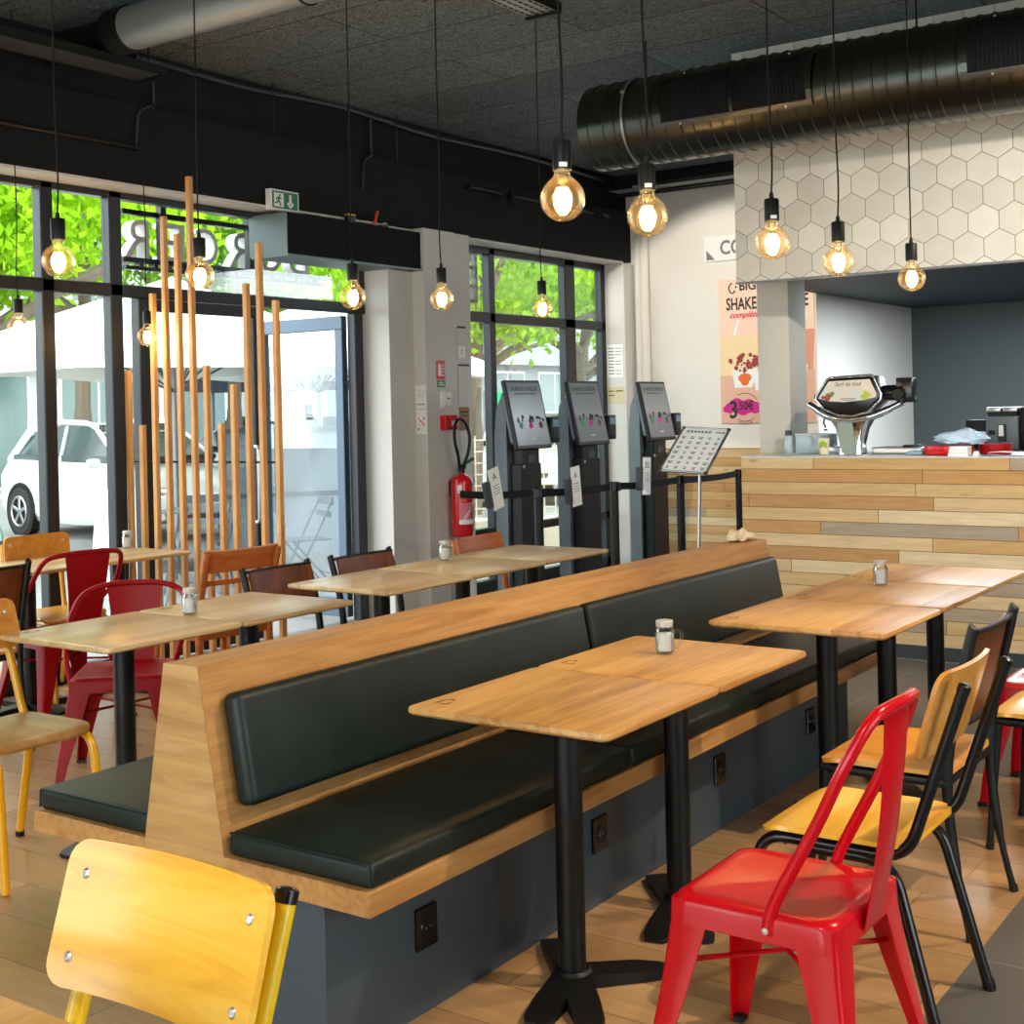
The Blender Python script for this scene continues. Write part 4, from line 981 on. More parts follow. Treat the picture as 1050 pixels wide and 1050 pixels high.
# ------------------------------------------------------------------ pier: extinguisher, alarm, notices
PX = -6.078
t = thing('fire_extinguisher', 'red fire extinguisher with a black hose loop on the white pier', 'fire extinguisher', (PX+.105, 7.905, .56))
b = MB(); b.lathe([(0, .0), (.055, .0), (.078, .012), (.083, .03), (.083, .40), (.078, .43), (.06, .455), (.03, .47), (.022, .475), (.022, .485), (0, .485)], seg=36); b.build('cylinder', M['ext_red'], t, 50)
b = MB(); b.lathe([(.022, .48), (.026, .485), (.026, .52), (.016, .53), (0, .53)], seg=16); b.box((0, .01, .525), (.03, .07, .03), .005, 1); b.build('valve', M['black'], t)
b = MB(); b.box((0, .085, .56), (.022, .15, .022), .006, 1, Matrix.Rotation(R(18), 4, 'X')); b.build('lever', M['green_lever'], t)
b = MB(); b.tube(smooth([(.0, -.02, .51), (.02, -.06, .60), (.025, -.105, .72), (.02, -.095, .83), (.01, -.03, .885), (.01, .05, .85), (.02, .085, .75), (.025, .06, .64), (.02, .02, .56), (.01, .005, .53)], 6), .012, 10); b.build('hose', M['black'], t)
def wrap(b, a0, a1, z0, z1, r=.0836):
    n = 10
    for i in range(n):
        p, q = a0+(a1-a0)*i/n, a0+(a1-a0)*(i+1)/n
        b.quad((r*math.cos(p), r*math.sin(p), z0), (r*math.cos(q), r*math.sin(q), z0), (r*math.cos(q), r*math.sin(q), z1), (r*math.cos(p), r*math.sin(p), z1))
b = MB(); wrap(b, R(-70), R(55), .10, .26); lb = b.build('label', plain('label pink red', (214, 120, 132), .6), t, 0)
b = MB(); wrap(b, R(-70), R(55), .10, .135, .0842)
n = 8
for i in range(n):
    p0, p1 = -60+75*i/n, -60+75*(i+1)/n; z_ = .12+.15*i/n; q = .0843
    b.quad(*[(q*math.cos(R(a)), q*math.sin(R(a)), z) for a, z in ((p0, z_), (p1, z_+.15/n), (p1+14, z_+.15/n), (p0+14, z_))])
b.build('label_stripe', M['white'], lb, 0)
b = MB()
for j in range(5): wrap(b, R(-15+3*j), R(50), .150+.02*j, .158+.02*j, .0842)
b.build('label_print', plain('dark red print', (140, 16, 30), .6), lb, 0)
b = MB(); wrap(b, R(-75), R(-52), .33, .39); wrap(b, R(-58), R(-32), .30, .335); b.build('sticker', M['white'], t, 0)
b = MB(); b.box((-.09, 0, .36), (.025, .05, .12), .003, 1); b.build('wall_bracket', M['black'], t)
b = MB(); b.box((.0, .105, .38), (.004, .035, .07), .002, 1); b.cyl((0, .06, .46), (0, .10, .41), .002, seg=5); b.build('inspection_tag', M['grey_dark'], t)

def wall_card(name, label, cat, y0, y1, z0, z1, mat, x=PX, th=.006, group=None):
    o = MB().bx(x, x+th, y0, y1, z0, z1, .001, 1).build(name, M[mat]); tag(o, label, cat, group); return o
o = wall_card('extinguisher_sign', 'small red sign marking the extinguisher, on the white pier', 'sign', 7.76, 7.86, 1.745, 1.885, 'ext_red')
b = MB(); b.lathe([(.018, 0), (.018, .075), (.008, .095), (0, .095)], (PX+.007, 7.795, 1.77), 10, Matrix.Scale(.05, 4, (1, 0, 0))); b.build('extinguisher_symbol', M['white'], o)
b = MB()
for j in range(4): b.bx(PX+.006, PX+.0068, 7.82, 7.85, 1.77+.025*j, 1.78+.025*j)
b.build('sign_lines', M['white'], o, 0)
o = wall_card('safety_label', 'small green label below the red extinguisher sign', 'label', 7.765, 7.862, 1.685, 1.738, 'green_lever')
b = MB(); b.bx(PX+.006, PX+.0068, 7.78, 7.85, 1.70, 1.707); b.bx(PX+.006, PX+.0068, 7.78, 7.84, 1.717, 1.724); b.build('label_lines', M['white'], o, 0)
o = wall_card('light_switch', 'narrow white light switch on the pier', 'switch', 7.80, 7.85, 1.53, 1.655, 'white', PX, .014)
b = MB(); b.bx(PX+.014, PX+.02, 7.81, 7.84, 1.55, 1.635, .002, 1); b.build('rocker', M['salt'], o)
o = wall_card('notice', 'small pale notice beside the light switch', 'notice', 7.865, 7.935, 1.55, 1.65, 'paper')
b = MB(); b.bx(PX+.006, PX+.0068, 7.885, 7.915, 1.595, 1.605); b.build('print', M['ink'], o, 0)
o = wall_card('fire_alarm', 'red fire alarm call point over the hose loop', 'alarm', 7.795, 7.945, 1.365, 1.475, 'ext_red', PX, .05)
b = MB(); b.bx(PX+.05, PX+.053, 7.87, 7.935, 1.395, 1.435); b.build('alarm_window', M['white'], o, 0)
PX2 = -6.10
for z0, z1, y0, y1, mt, lab, nm in ((1.90, 2.16, 8.045, 8.16, 'white_pier', 'pale framed notice with a black strip, topmost on the pier edge', 'framed_notice'), (1.56, 1.87, 8.05, 8.20, 'white_pier', 'long pale framed notice in the middle of the pier edge', 'framed_notice')):
    o = wall_card(nm, lab, 'notice', y0, y1, z0, z1, mt, PX2, .008)
    b = MB(); b.bx(PX2+.008, PX2+.0095, y0+.005, y1-.005, z1-.022, z1-.006); b.build('header_strip', M['grey_dark'], o, 0)
    if z0 > 1.8:
        b = MB(); b.bx(PX2+.008, PX2+.0088, y0+.01, y1-.01, z0+.01, z0+.10); s_ = b.build('small_sheet', M['paper'], o, 0)
        text('7', (PX2+.009, (y0+y1)/2, z0+.055), (0, 1, 0), (0, 0, 1), .04, M['ink_grey'], 'print', s_, .0005)
o = wall_card('kraft_notice', 'brown kraft notice on the pier edge', 'notice', 8.06, 8.185, 1.355, 1.535, 'beige_card', PX2, .005)
b = MB(); b.bx(PX2+.005, PX2+.0058, 8.075, 8.17, 1.49, 1.503); b.bx(PX2+.005, PX2+.0058, 8.085, 8.165, 1.465, 1.472); b.build('print', M['ink'], o, 0)
# sheets on the -Y face of the pier and on the far reveal
def y_sheet(name, label, x0, x1, y, z0, z1, mat):
    o = MB().bx(x0, x1, y-.003, y, z0, z1).build(name, M[mat], None, 0); tag(o, label, 'notice'); return o
o = y_sheet('notice_sheet', 'white sheet with a line drawing taped beside the door reveal', -6.18, -6.085, 7.641, 1.53, 1.70, 'paper')
b = MB()
for i in range(3): b.tube([(-6.15+.025*i+.013*math.cos(a), 7.6375, 1.645-.03*(i % 2)+.018*math.sin(a)) for a in [2*PI*k/14 for k in range(14)]], .0012, 4, closed=True)
b.bx(-6.17, -6.095, 7.6365, 7.6375, 1.556, 1.563); b.build('drawing', M['ink_grey'], o)
o = y_sheet('notice_sheet', 'white sheet struck through with a pink diagonal line', -6.18, -6.085, 7.641, 1.34, 1.52, 'paper')
b = MB(); b.box((-6.13, 7.6372, 1.43), (.085, .001, .008), 0, 1, Matrix.Rotation(R(45), 4, 'Y')); b.build('pink_line', M['ink_pink'], o, 0)
b = MB(); b.bx(-6.165, -6.15, 7.6365, 7.6375, 1.37, 1.385); b.bx(-6.11, -6.098, 7.6365, 7.6375, 1.45, 1.462); b.build('print', M['ink_grey'], o, 0)
o = y_sheet('notice_sheet', 'large white notice with columns of small print on the far reveal', -6.40, -6.235, 10.81, 1.79, 2.1, 'paper')
b = MB()
for i in range(9):
    b.bx(-6.39, -6.33, 10.806, 10.807, 2.06-.03*i, 2.07-.03*i)
    if i not in (3, 6): b.bx(-6.315, -6.25, 10.806, 10.807, 2.06-.03*i, 2.066-.03*i)
b.build('print', M['ink_grey'], o, 0)
o = y_sheet('notice_sheet', 'cream notice below the white one on the far reveal', -6.41, -6.225, 10.81, 1.545, 1.70, 'cream_card')
b = MB(); b.bx(-6.395, -6.335, 10.806, 10.807, 1.655, 1.665); b.bx(-6.315, -6.24, 10.806, 10.807, 1.655, 1.665); b.bx(-6.395, -6.33, 10.806, 10.807, 1.615, 1.625); b.build('print', M['stamp'], o, 0)

# ------------------------------------------------------------------ poster and hanging sign
t = thing('menu_poster', 'pink shake poster priced 3,50€ on the white wall behind the pillar', 'poster', (0, 11.1, 0))
PXL, PXR, PZ0, PZ1 = -5.365, -4.445, 1.335, 2.655
M['poster'] = (lambda k: (k.bsdf(k.ramp(k.sep(k.obj())[2], [(0, (232, 196, 172)), (1, (240, 206, 184))]), .6), k.m)[1])(N('poster paper'))
ps = MB().bx(PXL, PXR, -.012, -.002, PZ0, PZ1).build('poster_sheet', M['poster'], t, 0)
def rect(name, x0, x1, z0, z1, mat, d=.0135, par=ps):
    return MB().bx(x0, x1, -d, -d+.001, z0, z1).build(name, mat, par, 0)
U, V = (1, 0, 0), (0, 0, 1)
cup = plain('poster milkshake', (240, 214, 166), .6); cupr = plain('poster red shake', (226, 150, 122), .6); tbl = plain('poster table', (226, 178, 156), .6)
rect('table_band', PXL, PXR, PZ0, 1.80, tbl, .0128)
b = MB(); b.prism([(0, 0), (.34, 0), (.39, .36), (-.0, .36)], (PXL+.005, -.0138, 1.77), U, V, (0, .001, 0)); b.build('shake_cup', cup, ps, 0)
b = MB(); b.prism([(0, 0), (.28, 0), (.30, .36), (-.06, .36)], (PXR-.30, -.0138, 1.80), U, V, (0, .001, 0)); b.build('shake_cup', cupr, ps, 0)
b = MB(); b.prism([(0, 0), (.03, 0), (.07, .14), (.045, .14)], (PXL+.135, -.0145, 2.14), U, V, (0, .001, 0)); b.prism([(0, 0), (.03, 0), (.07, .14), (.045, .14)], (PXR-.13, -.0145, 2.16), U, V, (0, .001, 0)); b.build('straw', M['white'], ps, 0)
b = MB(); b.prism([(0, .17), (.03, 0), (.20, 0), (.26, .17)], (PXL+.115, -.0152, 1.66), U, V, (0, .001, 0)); b.prism([(0, .17), (.03, 0), (.24, 0), (.26, .17)], (PXL+.32, -.0160, 1.63), U, V, (0, .001, 0)); b.prism([(0, .15), (.02, 0), (.2, 0), (.24, .15)], (-4.75, -.0152, 1.70), U, V, (0, .001, 0)); b.build('sundae_tub', M['white'], ps, 0)
b = MB(); random.seed(5)
for i in range(46): 
    a = random.uniform(0, 2*PI); q = random.random()**.5; b.lathe([(0, .001), (random.uniform(.010, .024), 0)], (PXL+.26+.16*q*math.cos(a), -.0158-.0002*(i % 5), 1.885+.075*q*math.sin(a)), 8, Matrix.Rotation(PI/2, 4, 'X'))
b.build('sundae_sauce', plain('poster sauce', (150, 54, 48), .6), ps, 0)
b = MB()
for dx, dz, r_ in ((-.03, .01, .035), (.03, .015, .035), (0, -.02, .04), (.0, .03, .03)): b.lathe([(0, .001), (r_, 0)], (PXL+.245+dx, -.0166, 1.735+dz), 12, Matrix.Rotation(PI/2, 4, 'X'))
b.build('orange_mark', plain('poster orange', (232, 110, 34), .6), ps, 0)
b = MB()
for dx, dz, r_ in ((-.13, .0, .05), (-.06, .02, .07), (.0, .0, .07), (.06, .015, .065), (.12, .0, .055), (.17, .005, .04), (-.17, -.01, .03)): b.lathe([(0, .001), (r_, 0)], (PXL+.22+dx, -.0140, 1.475+dz), 16, Matrix.Rotation(PI/2, 4, 'X'))
b.build('price_splash', M['ink_magenta'], ps, 0)
text('3', (PXL+.125, -.0155, 1.46), U, V, .165, M['ink'], 'price', ps, .001, width=.075, bold=.022)
text(',50€', (PXL+.245, -.0155, 1.49), U, V, .10, M['ink'], 'price', ps, .001, width=.165, bold=.022)
b = MB()
for r_, a0, a1 in ((.145, 35, 120), (.145, 240, 300), (.125, 235, 310)): b.tube([(PXL+.24+r_*math.cos(R(a)), -.0145, 1.47+r_*.95*math.sin(R(a))) for a in lsp(a0, a1, 16)], .003, 4)
b.build('price_ring', M['stamp'], ps, 0)
text('SHAKE', (PXL+.225, -.0138, 2.425), U, V, .115, M['ink'], 'headline', ps, .001, width=.30, bold=.022)
text('SUNDAE', (PXR-.235, -.0138, 2.425), U, V, .115, M['ink'], 'headline', ps, .001, width=.37, bold=.022)
text('&', (PXL+.44, -.0138, 2.425), U, V, .10, M['ink'], 'headline', ps, .001, bold=.022)
text('complètement', (PXL+.34, -.0138, 2.315), U, V, .07, M['ink_pink'], 'tagline', ps, .001, width=.46, shear=.4, bold=.022)
text('BIG', (PXL+.29, -.0138, 2.585), U, V, .085, M['ink'], 'heading', ps, .001, width=.16, bold=.022)
b = MB(); b.tube([(PXL+.14+.035*math.cos(R(a)), -.0142, 2.57+.045*math.sin(R(a))) for a in lsp(90, 300, 14)], .006, 5)
for dx, dz in ((.02, -.03), (.035, .01), (.05, .05)): b.lathe([(0, .001), (.010, 0)], (PXL+.14+dx, -.0142, 2.57+dz), 8, Matrix.Rotation(PI/2, 4, 'X'))
b.build('logo', M['ink'], ps, 0)
t = thing('hanging_board', 'white board lettered CO, cut off by the hexagon tiles', 'sign', (0, 11.1, 0))
bd = MB().bx(-5.50, -4.1, -.02, -.004, 2.83, 3.06, .002, 1).build('board', M['white'], t, 0)
text('COMMANDEZ', (-5.335, -.0205, 2.95), U, V, .135, M['ink_grey'], 'lettering', bd, .001, width=.98, align='LEFT', bold=.022)
b = MB(); b.prism([(0, 0), (.085, 0), (0, .09)], (-5.475, -.022, 2.845), U, V, (0, .0015, 0)); b.build('corner_triangle', M['ink_grey'], bd, 0)

# ------------------------------------------------------------------ things on the counter
t = thing('drinks_tap', 'chrome drinks tap with a black lens-shaped head and picture panel', 'drinks tap', (-2.945, 7.93, 1.1785))
b = MB(); rings = []
for z, w, d, y in ((0, .075, .06, 0), (.012, .075, .06, 0), (.06, .070, .052, 0), (.16, .095, .055, 0), (.215, .125, .065, 0), (.235, .135, .07, 0)):
    rings.append([b.bm.verts.new((x, y+yy, z)) for x, yy in rrect(w*2, d*2, .02, 4)])
for p, q in zip(rings, rings[1:]):
    for i in range(len(p)): b.bm.faces.new((p[i], p[(i+1) % len(p)], q[(i+1) % len(p)], q[i]))
b.bm.faces.new(rings[0][::-1]); b.bm.faces.new(rings[-1]); b.build('neck', M['chrome'], t, 50)
b = MB(); b.prism([(-.05, .0), (.045, 0), (.02, .19), (-.075, .19)], (0, -.064, .01), (1, 0, 0), (0, 0, 1), (0, .006, 0)); b.build('neck_panel', plain('clear drip panel', (176, 190, 176), .1, .6), t, 0)
b = MB()
b.tube(smooth([(-.275, -.01, .315), (-.22, -.03, .285), (-.13, -.045, .235), (0, -.05, .215), (.14, -.045, .235), (.25, -.03, .28), (.32, -.02, .315)], 5), [.020]*6+[.024]*19+[.02]*6, 12); b.build('cradle_arm', M['chrome'], t, 60)
hp = [(-.205, .345), (-.195, .37), (-.125, .468), (-.105, .477), (.155, .485), (.175, .47), (.215, .37), (.21, .335), (.13, .265), (.03, .24), (-.06, .245), (-.15, .285)]
b = MB(); b.prism(hp, (0, -.085, 0), (1, 0, 0), (0, 0, 1), (0, .19, 0)); es = b.bm.edges[:]; bmesh.ops.bevel(b.bm, geom=es, offset=.016, segments=3, profile=.5, affect='EDGES'); hd = b.build('head', M['black_gloss'], t, 50)
b = MB(); b.tube([(x, -.083, z) for x, z in hp], .008, 8, closed=True); b.build('chrome_rim', M['chrome'], hd, 60)
M['label'] = (lambda k: (k.bsdf(k.ramp(k.noise(k.obj(), 9, 3), [(.35, (222, 206, 180)), (.65, (206, 204, 200))]), .4), k.m)[1])(N('tap label paper'))
pp = [(-.185, .352), (-.115, .455), (.145, .462), (.185, .375), (.18, .352), (.10, .335), (-.02, .325), (-.12, .333)]
b = MB(); b.prism(pp, (0, -.0875, 0), (1, 0, 0), (0, 0, 1), (0, .003, 0)); lb = b.build('picture_panel', M['label'], hd, 0)
text('Surf de tout', (.01, -.0878, .437), U, V, .026, M['ink'], 'panel_script', lb, .0006, width=.17, shear=.35)
b = MB(); b.bx(-.045, .055, -.0884, -.0876, .343, .348); b.bx(-.035, .045, -.0884, -.0876, .335, .339); b.build('panel_print', M['ink_grey'], lb, 0)
def blob(b, cx, cz, r_, n, d=-.0882):
    for i in range(n):
        a = random.uniform(0, 2*PI); q = r_*random.random()**.5; b.lathe([(0, .0008), (random.uniform(.007, .015), 0)], (cx+q*math.cos(a)*1.3, d-.0001*i, cz+q*math.sin(a)*.8), 8, Matrix.Rotation(PI/2, 4, 'X'))
random.seed(9)
b = MB(); blob(b, -.125, .357, .022, 14); b.build('panel_fruit', plain('red fruit print', (150, 72, 44), .5), lb, 0)
b = MB(); blob(b, -.105, .372, .016, 6); b.build('panel_leaf', plain('leaf print', (104, 140, 64), .5), lb, 0)
b = MB(); blob(b, .115, .366, .024, 16); b.build('panel_lime', plain('lime print', (176, 190, 40), .5), lb, 0)
b = MB(); b.cyl((.20, .0, .375), (.32, .0, .375), .048, seg=24); b.box((.335, .02, .39), (.10, .10, .15), .008, 2); b.build('side_motor', M['black_gloss'], t)
b = MB(); b.cyl((.31, -.07, .365), (.31, -.0, .365), .034, seg=8); b.cyl((.32, -.03, .31), (.32, -.03, .35), .024, seg=10); b.build('knob', M['black'], t)
b = MB(); b.lathe([(0, .02), (.018, .016), (.02, 0)], (-.215, -.02, .36), 14, Matrix.Rotation(-PI/2, 4, 'Y')); b.tube([(-.16, -.05, .23), (-.165, -.06, .2), (-.15, -.06, .17)], .006, 6); b.lathe([(0, .012), (.012, .008), (.012, 0)], (-.152, -.06, .15), 10); b.build('side_cap', M['black'], t)

def cbox(name, label, cat, x0, x1, y0, y1, z0, z1, mat, bev=.003):
    o = MB().bx(x0, x1, y0, y1, z0, z1, bev, 2).build(name, M[mat] if isinstance(mat, str) else mat); return tag(o, label, cat)
CT = 1.178
t = thing('storage_tub', 'clear plastic tub on the counter behind the drinks tap', 'tub', (-3.26, 8.1, CT))
b = MB(); b.bx(-.10, .12, -.08, .08, .002, .12, .006, 2); b.build('tub', plain('clear grey plastic', (168, 184, 192), .15), t)
b = MB(); b.bx(-.105, .125, -.085, .085, .12, .128, .003, 1); b.build('tub_rim', M['white'], t)
t = thing('squeeze_bottle', 'small dark-capped bottle beside the pillar on the counter', 'bottle', (-3.42, 8.05, CT))
b = MB(); b.lathe([(0, .002), (.026, .002), (.029, .01), (.029, .10), (.02, .12), (0, .12)], seg=18); b.build('bottle_body', plain('cloudy bottle', (176, 190, 194), .3), t)
b = MB(); b.lathe([(.022, .118), (.022, .15), (0, .154)], seg=16); b.build('bottle_cap', M['grey_dark'], t)
t = thing('paper_cup', 'white paper cup with a green print left of the chrome tap', 'cup', (-3.105, 7.86, CT))
b = MB(); b.lathe([(0, .003), (.027, .003), (.036, .10), (.038, .102), (.038, .105), (.034, .102), (.026, .008), (0, .008)], seg=24); b.build('cup', M['bone'], t)
b = MB(); q = .0335
for i in range(6):
    a0, a1 = R(-125+14*i), R(-111+14*i); h0, h1 = .055-.012*abs(i-2.5)/2.5, .092-.006*abs(i-2.5)
    b.quad((q*math.cos(a0), q*math.sin(a0), h0), (q*math.cos(a1), q*math.sin(a1), h0), ((q+.003)*math.cos(a1), (q+.003)*math.sin(a1), h1), ((q+.003)*math.cos(a0), (q+.003)*math.sin(a0), h1))
b.build('green_print', plain('lime print on cup', (150, 176, 40), .6), t, 0)
cbox('steel_tray', 'low steel tray left of the chrome tap', 'tray', -3.13, -3.04, 8.0, 8.2, CT+.0005, CT+.045, 'steel')
t = thing('drip_tray', 'wide steel drip tray right of the chrome tap', 'tray', (0, 0, CT))
b = MB(); b.bx(-2.84, -2.53, 7.95, 8.2, .0005, .042, .006, 2); b.build('tray', M['steel'], t)
b = MB(); b.bx(-2.82, -2.55, 7.946, 7.951, .012, .030); b.build('tray_label', M['white'], t, 0)
cbox('phone', 'black phone lying on the steel drip tray', 'phone', -2.66, -2.555, 8.0, 8.1, CT+.043, CT+.055, 'black_gloss')
cbox('cleaning_cloth', 'folded grey blue cloth on the counter before the red trays', 'cloth', -2.57, -2.475, 7.78, 7.935, CT+.0005, CT+.025, plain('grey blue cloth', (138, 164, 182), .9), .01)
def oval_tray(name, label, cx, cy, w, d, z, h, mat):
    b = MB(); rings = []
    for k, zz in ((.82, 0), (.95, .004), (1.0, h*.5), (.98, h), (.93, h), (.80, h*.35)):
        rings.append([b.bm.verts.new((cx+w/2*k*math.cos(2*PI*i/36), cy+d/2*k*math.sin(2*PI*i/36), z+zz)) for i in range(36)])
    for p, q in zip(rings, rings[1:]):
        for i in range(36): b.bm.faces.new((p[i], p[(i+1) % 36], q[(i+1) % 36], q[i]))
    b.bm.faces.new(rings[0][::-1]); b.bm.faces.new(rings[-1]); return tag(b.build(name, M[mat], None, 60), label, 'tray')
oval_tray('oval_tray', 'bright red oval tray under the pale blue bag', -2.33, 7.835, .29, .20, CT+.0005, .055, 'red')
oval_tray('oval_tray', 'darker red oval tray right of the white boxes', -2.085, 7.92, .19, .18, CT+.0005, .062, 'red_dark')
for i in range(3): cbox('takeaway_box', ('white takeaway box, lowest of the stack between the red trays', 'white takeaway box, middle of the stack between the red trays', 'white takeaway box, topmost of the stack under the blue bag')[i], 'box', -2.275+.004*i, -2.165, 7.625+.004*i, 7.722, CT+.0005+.019*i, CT+.019+.019*i, 'white')
b = MB(); random.seed(21); bmesh.ops.create_icosphere(b.bm, subdivisions=3, radius=1)
for v in b.bm.verts:
    n_ = v.co.copy(); k = 1+.10*math.sin(7*n_.x+3*n_.y)+.07*math.sin(11*n_.z-5*n_.x)+random.uniform(-.03, .03)
    v.co = Vector((n_.x*.155*k, n_.y*.078*k, max(n_.z, -.45)*.055*k*(1+.35*n_.x)))
tag(b.build('plastic_bag', M['bag_blue'], None, 25, (-2.262, 7.815, CT+.096)), 'crumpled pale blue plastic bag on top of the red trays', 'bag')
for i, (x0, x1, z) in enumerate(((-2.10, -1.80, 0), (-2.06, -1.74, .018))):
    b = MB(); b.sheet(lambda u, v: (x0+(x1-x0)*u, 7.66+.12*v, CT+.003+z+.018*u*u+.004*math.sin(9*u)), lsp(0, 1, 12), lsp(0, 1, 4), .002)
    tag(b.build('loose_sheet', M['paper'] if i else M['bag_blue']), ('pale blue loose sheet lying right of the red trays', 'white curled sheet lying right of the red trays')[i], 'paper')
t = thing('coffee_machine', 'grey bean coffee machine on the back worktop', 'coffee machine', (-2.375, 9.25, 1.1605))
b = MB(); b.bx(-.105, .105, -.06, .2, 0, .225, .006, 2); b.build('machine_body', M['grey_metal'], t)
b = MB(); b.bx(-.095, .095, -.05, .19, .225, .25, .003, 1); b.build('dark_band', M['black'], t)
b = MB(); b.bx(-.102, -.004, -.06, .18, .25, .285, .006, 2); b.bx(.004, .102, -.06, .18, .25, .285, .006, 2); b.build('hopper_lid', M['steel'], t)
b = MB(); b.bx(-.025, .03, -.072, -.058, .055, .17, .003, 1); b.build('outlet', M['black_gloss'], t)
b = MB(); b.bx(-.018, .014, -.078, -.07, .09, .165, .002, 1); b.build('display', M['white'], t)
b = MB(); b.bx(-.09, -.045, -.064, -.058, .10, .13); b.build('button_panel', M['black'], t)
cbox('black_canister_box', 'black box on the back worktop left of the coffee machine', 'box', -2.66, -2.52, 9.35, 9.5, 1.1605, 1.36, 'black')
cbox('milk_cooler', 'black cooler right of the coffee machine', 'cooler', -2.255, -2.0, 9.2, 9.5, 1.1605, 1.44, 'black')
# crumpled napkin on the far end of the bench back
b = MB(); bmesh.ops.create_icosphere(b.bm, subdivisions=3, radius=1); random.seed(2)
for v in b.bm.verts:
    n_ = v.co.copy(); k = 1+.18*math.sin(6*n_.x+4*n_.y)+random.uniform(-.08, .08); v.co = Vector((n_.x*.05*k, n_.y*.09*k, max(n_.z, -.3)*.035*k))
tag(b.build('paper_napkin', M['bone'], None, 25, (-2.535, 5.40,     .8955+.018)), 'crumpled paper napkin at the far end of the bench back', 'napkin')

# ------------------------------------------------------------------ the street beyond the glass
b = MB(); b.bx(-60, -6.5, -30, 70, -.12, -.02); struct('street_ground', b, M['asphalt'])
# shop lettering, read from the street (so reversed from inside)
t = thing('shop_lettering', 'reversed shop letters BURGER on two rails outside the upper door glass', 'sign', (-6.68, 0, 0))
b = MB()
for z in (2.50, 2.80): b.bx(-.02, .02, 5.38, 7.28, z-.016, z+.016)
b.build('rail', M['black'], t, 0)
b = MB()
for y in (5.68, 6.45): b.bx(.0, .05, y-.022, y+.022, 2.50, 2.93); b.bx(.0, .12, y-.07, y+.07, 2.91, 2.93)
b.build('post', M['frame'], t, 0)
side = plain('letter side', (238, 238, 236), .5)
for i, ch in enumerate('BURGER'):
    y = 7.04-.295*i; text(ch, (-.075, y, 2.65), (0, -1, 0), (0, 0, 1), .25, side, 'letter', t, .085, width=.20)
b = MB(); b.bx(-.02, .02, 5.4, 7.2, 2.44, 2.462)
for i in range(15): b.bx(-.03, .03, 5.5+.115*i, 5.53+.115*i, 2.46, 2.49)
b.build('light_bar', M['black'], t, 0)
t = thing('blade_sign', 'dark projecting sign with white cells outside the far window edge', 'sign', (-6.72, 9.02, 0))
b = MB()
for z in (2.44, 2.57, 2.73, 2.88): b.box((0, 0, z), (.05, .26, .028))
for y in (-.12, .12): b.box((0, y, 2.66), (.05, .025, .46))
b.build('sign_frame', M['frame'], t, 0)
b = MB()
for z in (2.50, 2.65, 2.81): b.lathe([(.0, -.012), (.085, -.012), (.085, .012), (0, .012)], (0, 0, z), 4 if z > 2.6 else 20, Matrix.Rotation(PI/2, 4, 'Y'))
b.build('letter_cell', M['white'], t, 0)

def parasol(label, x, y, w, z0, z1, rz):
    t = thing('parasol', label, 'parasol', (x, y, -.02), rz, 'white terrace parasols'); h = w/2
    b = MB()
    rim = [(-h, -h), (0, -h*1.0), (h, -h), (h, 0), (h, h), (0, h), (-h, h), (-h, 0)]
    ap = (0, 0, z1)
    for i in range(8):
        p, q = rim[i], rim[(i+1) % 8]; pz = z0+.05*(i % 2); qz = z0+.05*((i+1) % 2)
        A, B = Vector((*p, pz)), Vector((*q, qz)); C = Vector(ap)
        b.bm.faces.new([b.bm.verts.new(v) for v in (A, B, C)]); b.bm.faces.new([b.bm.verts.new(v) for v in (A, A-Vector((0, 0, .18)), B-Vector((0, 0, .18)), B)])
        b.bm.faces.new([b.bm.verts.new(v-Vector((0, 0, .012))) for v in (C, B, A)])
    b.build('canopy', M['parasol'], t, 0)
    b = MB(); b.cyl((0, 0, .05), (0, 0, z1-.02), .035, seg=12); b.build('pole', M['pipe_grey'], t)
    for i in range(8):
        a = rim[i]; b = MB(); b.cyl((0, 0, z0-.35), (a[0]*.55, a[1]*.55, z0+(z1-z0)*.42), .013, seg=6); b.build('strut', M['grey_metal'], t)
    b = MB(); b.lathe([(0, .10), (.06, .10), (.30, .07), (.34, .0), (0, 0)], seg=20); b.build('foot', M['grey_dark'], t)
parasol('white parasol on the terrace left of the slatted screen', -10.4, 9.0, 3.4, 2.12, 2.95, R(20))
parasol('white parasol seen through the open door leaf', -11.7, 12.5, 3.4, 2.15, 3.0, R(12))
parasol('far white parasol behind the left window mullions', -14.4, 8.2, 3.2, 2.3, 3.1, R(40))

